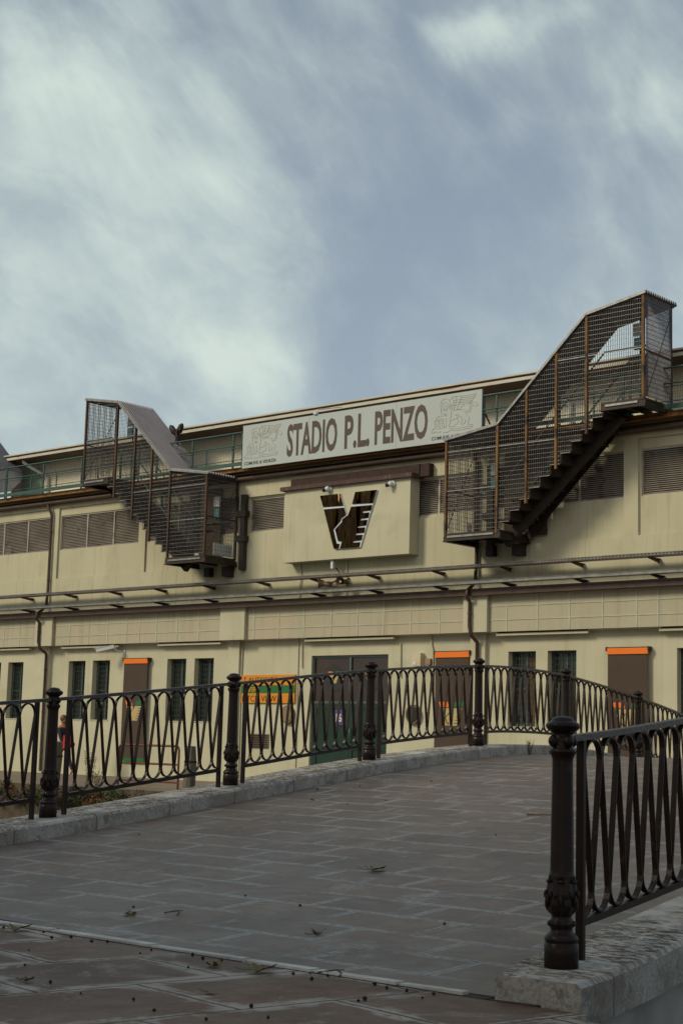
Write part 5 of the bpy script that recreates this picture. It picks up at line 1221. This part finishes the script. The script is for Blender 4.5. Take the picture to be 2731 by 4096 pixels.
for (x, y, L_, lab) in ((-6.42, 5.95, .12, 'broken dark twig on the slabs left of centre'), (-4.62, 5.20, .14, 'thin pale bent twig touching the strip near the centre')):
    z = deckz(x, y); t = thing('twig', lab, 'twig', (x, y, z)); b = MB(); b.tube([(x - L_ * .5, y, z + .006), (x, y + L_ * .3, z + .02), (x + L_ * .3, y + L_ * .2, z + .012), (x + L_ * .45, y - L_ * .1, z + .005)], .0035, 5); b.tube([(x, y + L_ * .3, z + .02), (x + .02, y + L_ * .5, z + .02)], .0025, 5); b.build('stick', 'brownleaf', t)
pod = None
rnd = random.Random(5)
spots = []
for i in range(60):
    if i < 40: x, y = rnd.uniform(-7.2, -3.9), (5.19 - abs(rnd.gauss(0, .10)) if i % 2 else rnd.uniform(4.0, 5.18))
    else:
        s, l = rnd.uniform(.6, 9) , rnd.uniform(.5, 5.5); q = W(s, l); x, y = q.x, q.y
    spots.append((x, y))
for i, (x, y) in enumerate(spots):
    z = deckz(x, y)
    if pod is None:
        b = MB(); b.ball((0, 0, .009), .0105, 8, 6, (1, 1, .85)); b.ball((.008, .003, .011), .0065, 6, 4); b.ball((0, 0, .019), .003, 6, 4); o = b.build('seed_pod', 'seed'); pod = o
    else: o = pod.copy(); COL.objects.link(o)
    o.location = (x, y, z); o.rotation_euler = (rnd.uniform(-.3, .3), 0, rnd.uniform(0, 6)); k = rnd.uniform(.4, .85); o.scale = (k, k, k)
    tag(o, 'tiny dark round seed pod scattered on the paving', 'seed pod', 'seed pods scattered on the paving')

# ------------------------------------------------------------------ assumed plane trees, unseen behind the viewer, added and sized to shade the foreground
def tree(x, y, h, cr, lab):
    t = thing('added_shade_tree', lab, 'tree', (x, y, GZ), 'unseen trees added to shade the foreground')
    rt = random.Random(int(x * 7 + y * 3)); b = MB(); top = Vector((x + rt.uniform(-.5, .5), y + rt.uniform(-.5, .5), GZ + h * .62))
    b.tube([(x, y, GZ), (x + .05, y, GZ + 1.5), (x, y + .1, GZ + h * .35), top], [.34, .26, .22, .09], 12)
    for i in range(7):
        a = rt.uniform(0, 6.28); z0 = GZ + h * rt.uniform(.3, .55); q = Vector((x + math.cos(a) * cr * .8, y + math.sin(a) * cr * .8, z0 + h * rt.uniform(.15, .35)))
        b.tube([(x, y, z0), Vector((x, y, z0)).lerp(q, .5) + Vector((0, 0, .3)), q], [.11, .07, .02], 7)
    b.build('trunk', 'wood', t); c = MB()
    for i in range(90):
        a = rt.uniform(0, 6.28); u = rt.random() ** .5; zz = rt.uniform(-.5, .5); r_ = cr * math.sqrt(max(.05, 1 - (zz * 1.9) ** 2)) * u
        p = Vector((x + math.cos(a) * r_, y + math.sin(a) * r_, GZ + h * .66 + zz * h * .62)); rr = rt.uniform(.5, .9)
        for k in range(46):
            d = Vector((rt.gauss(0, 1), rt.gauss(0, 1), rt.gauss(0, 1))).normalized(); q = p + d * rr * rt.uniform(.4, 1)
            n = Vector((rt.gauss(0, 1), rt.gauss(0, 1), rt.gauss(0, 1.6))).normalized(); e = n.orthogonal().normalized() * .15; f = n.cross(e).normalized() * .12
            c.face([q - e * 1.3, q - f * 1.3, q + e * 1.3, q + f * 1.3])
    c.build('crown', 'treeleaf', t)
MT['treeleaf'] = mat('green_tree_leaf', (0.045, 0.065, 0.022), (0.09, 0.075, 0.025), 1.5, 0.6)
for i, (x, y, h, cr) in enumerate(((-13.5, -5.0, 9.0, 3.4), (-8.0, -6.5, 9.5, 3.6), (-2.6, -5.5, 9.0, 3.5), (3.2, -6.0, 9.5, 3.6), (8.6, -4.0, 9.0, 3.4), (13.5, -1.0, 9.0, 3.4), (-19.0, -6.5, 9.0, 3.4), (-5.3, -12.0, 10.5, 4.0), (5.5, -12.5, 10.5, 4.0), (-15.5, -12.5, 10.5, 4.0))):
    tree(x, y, h * 1.32, cr * 1.12, 'unseen tall plane tree with yellowing leaves, added to shade the foreground')
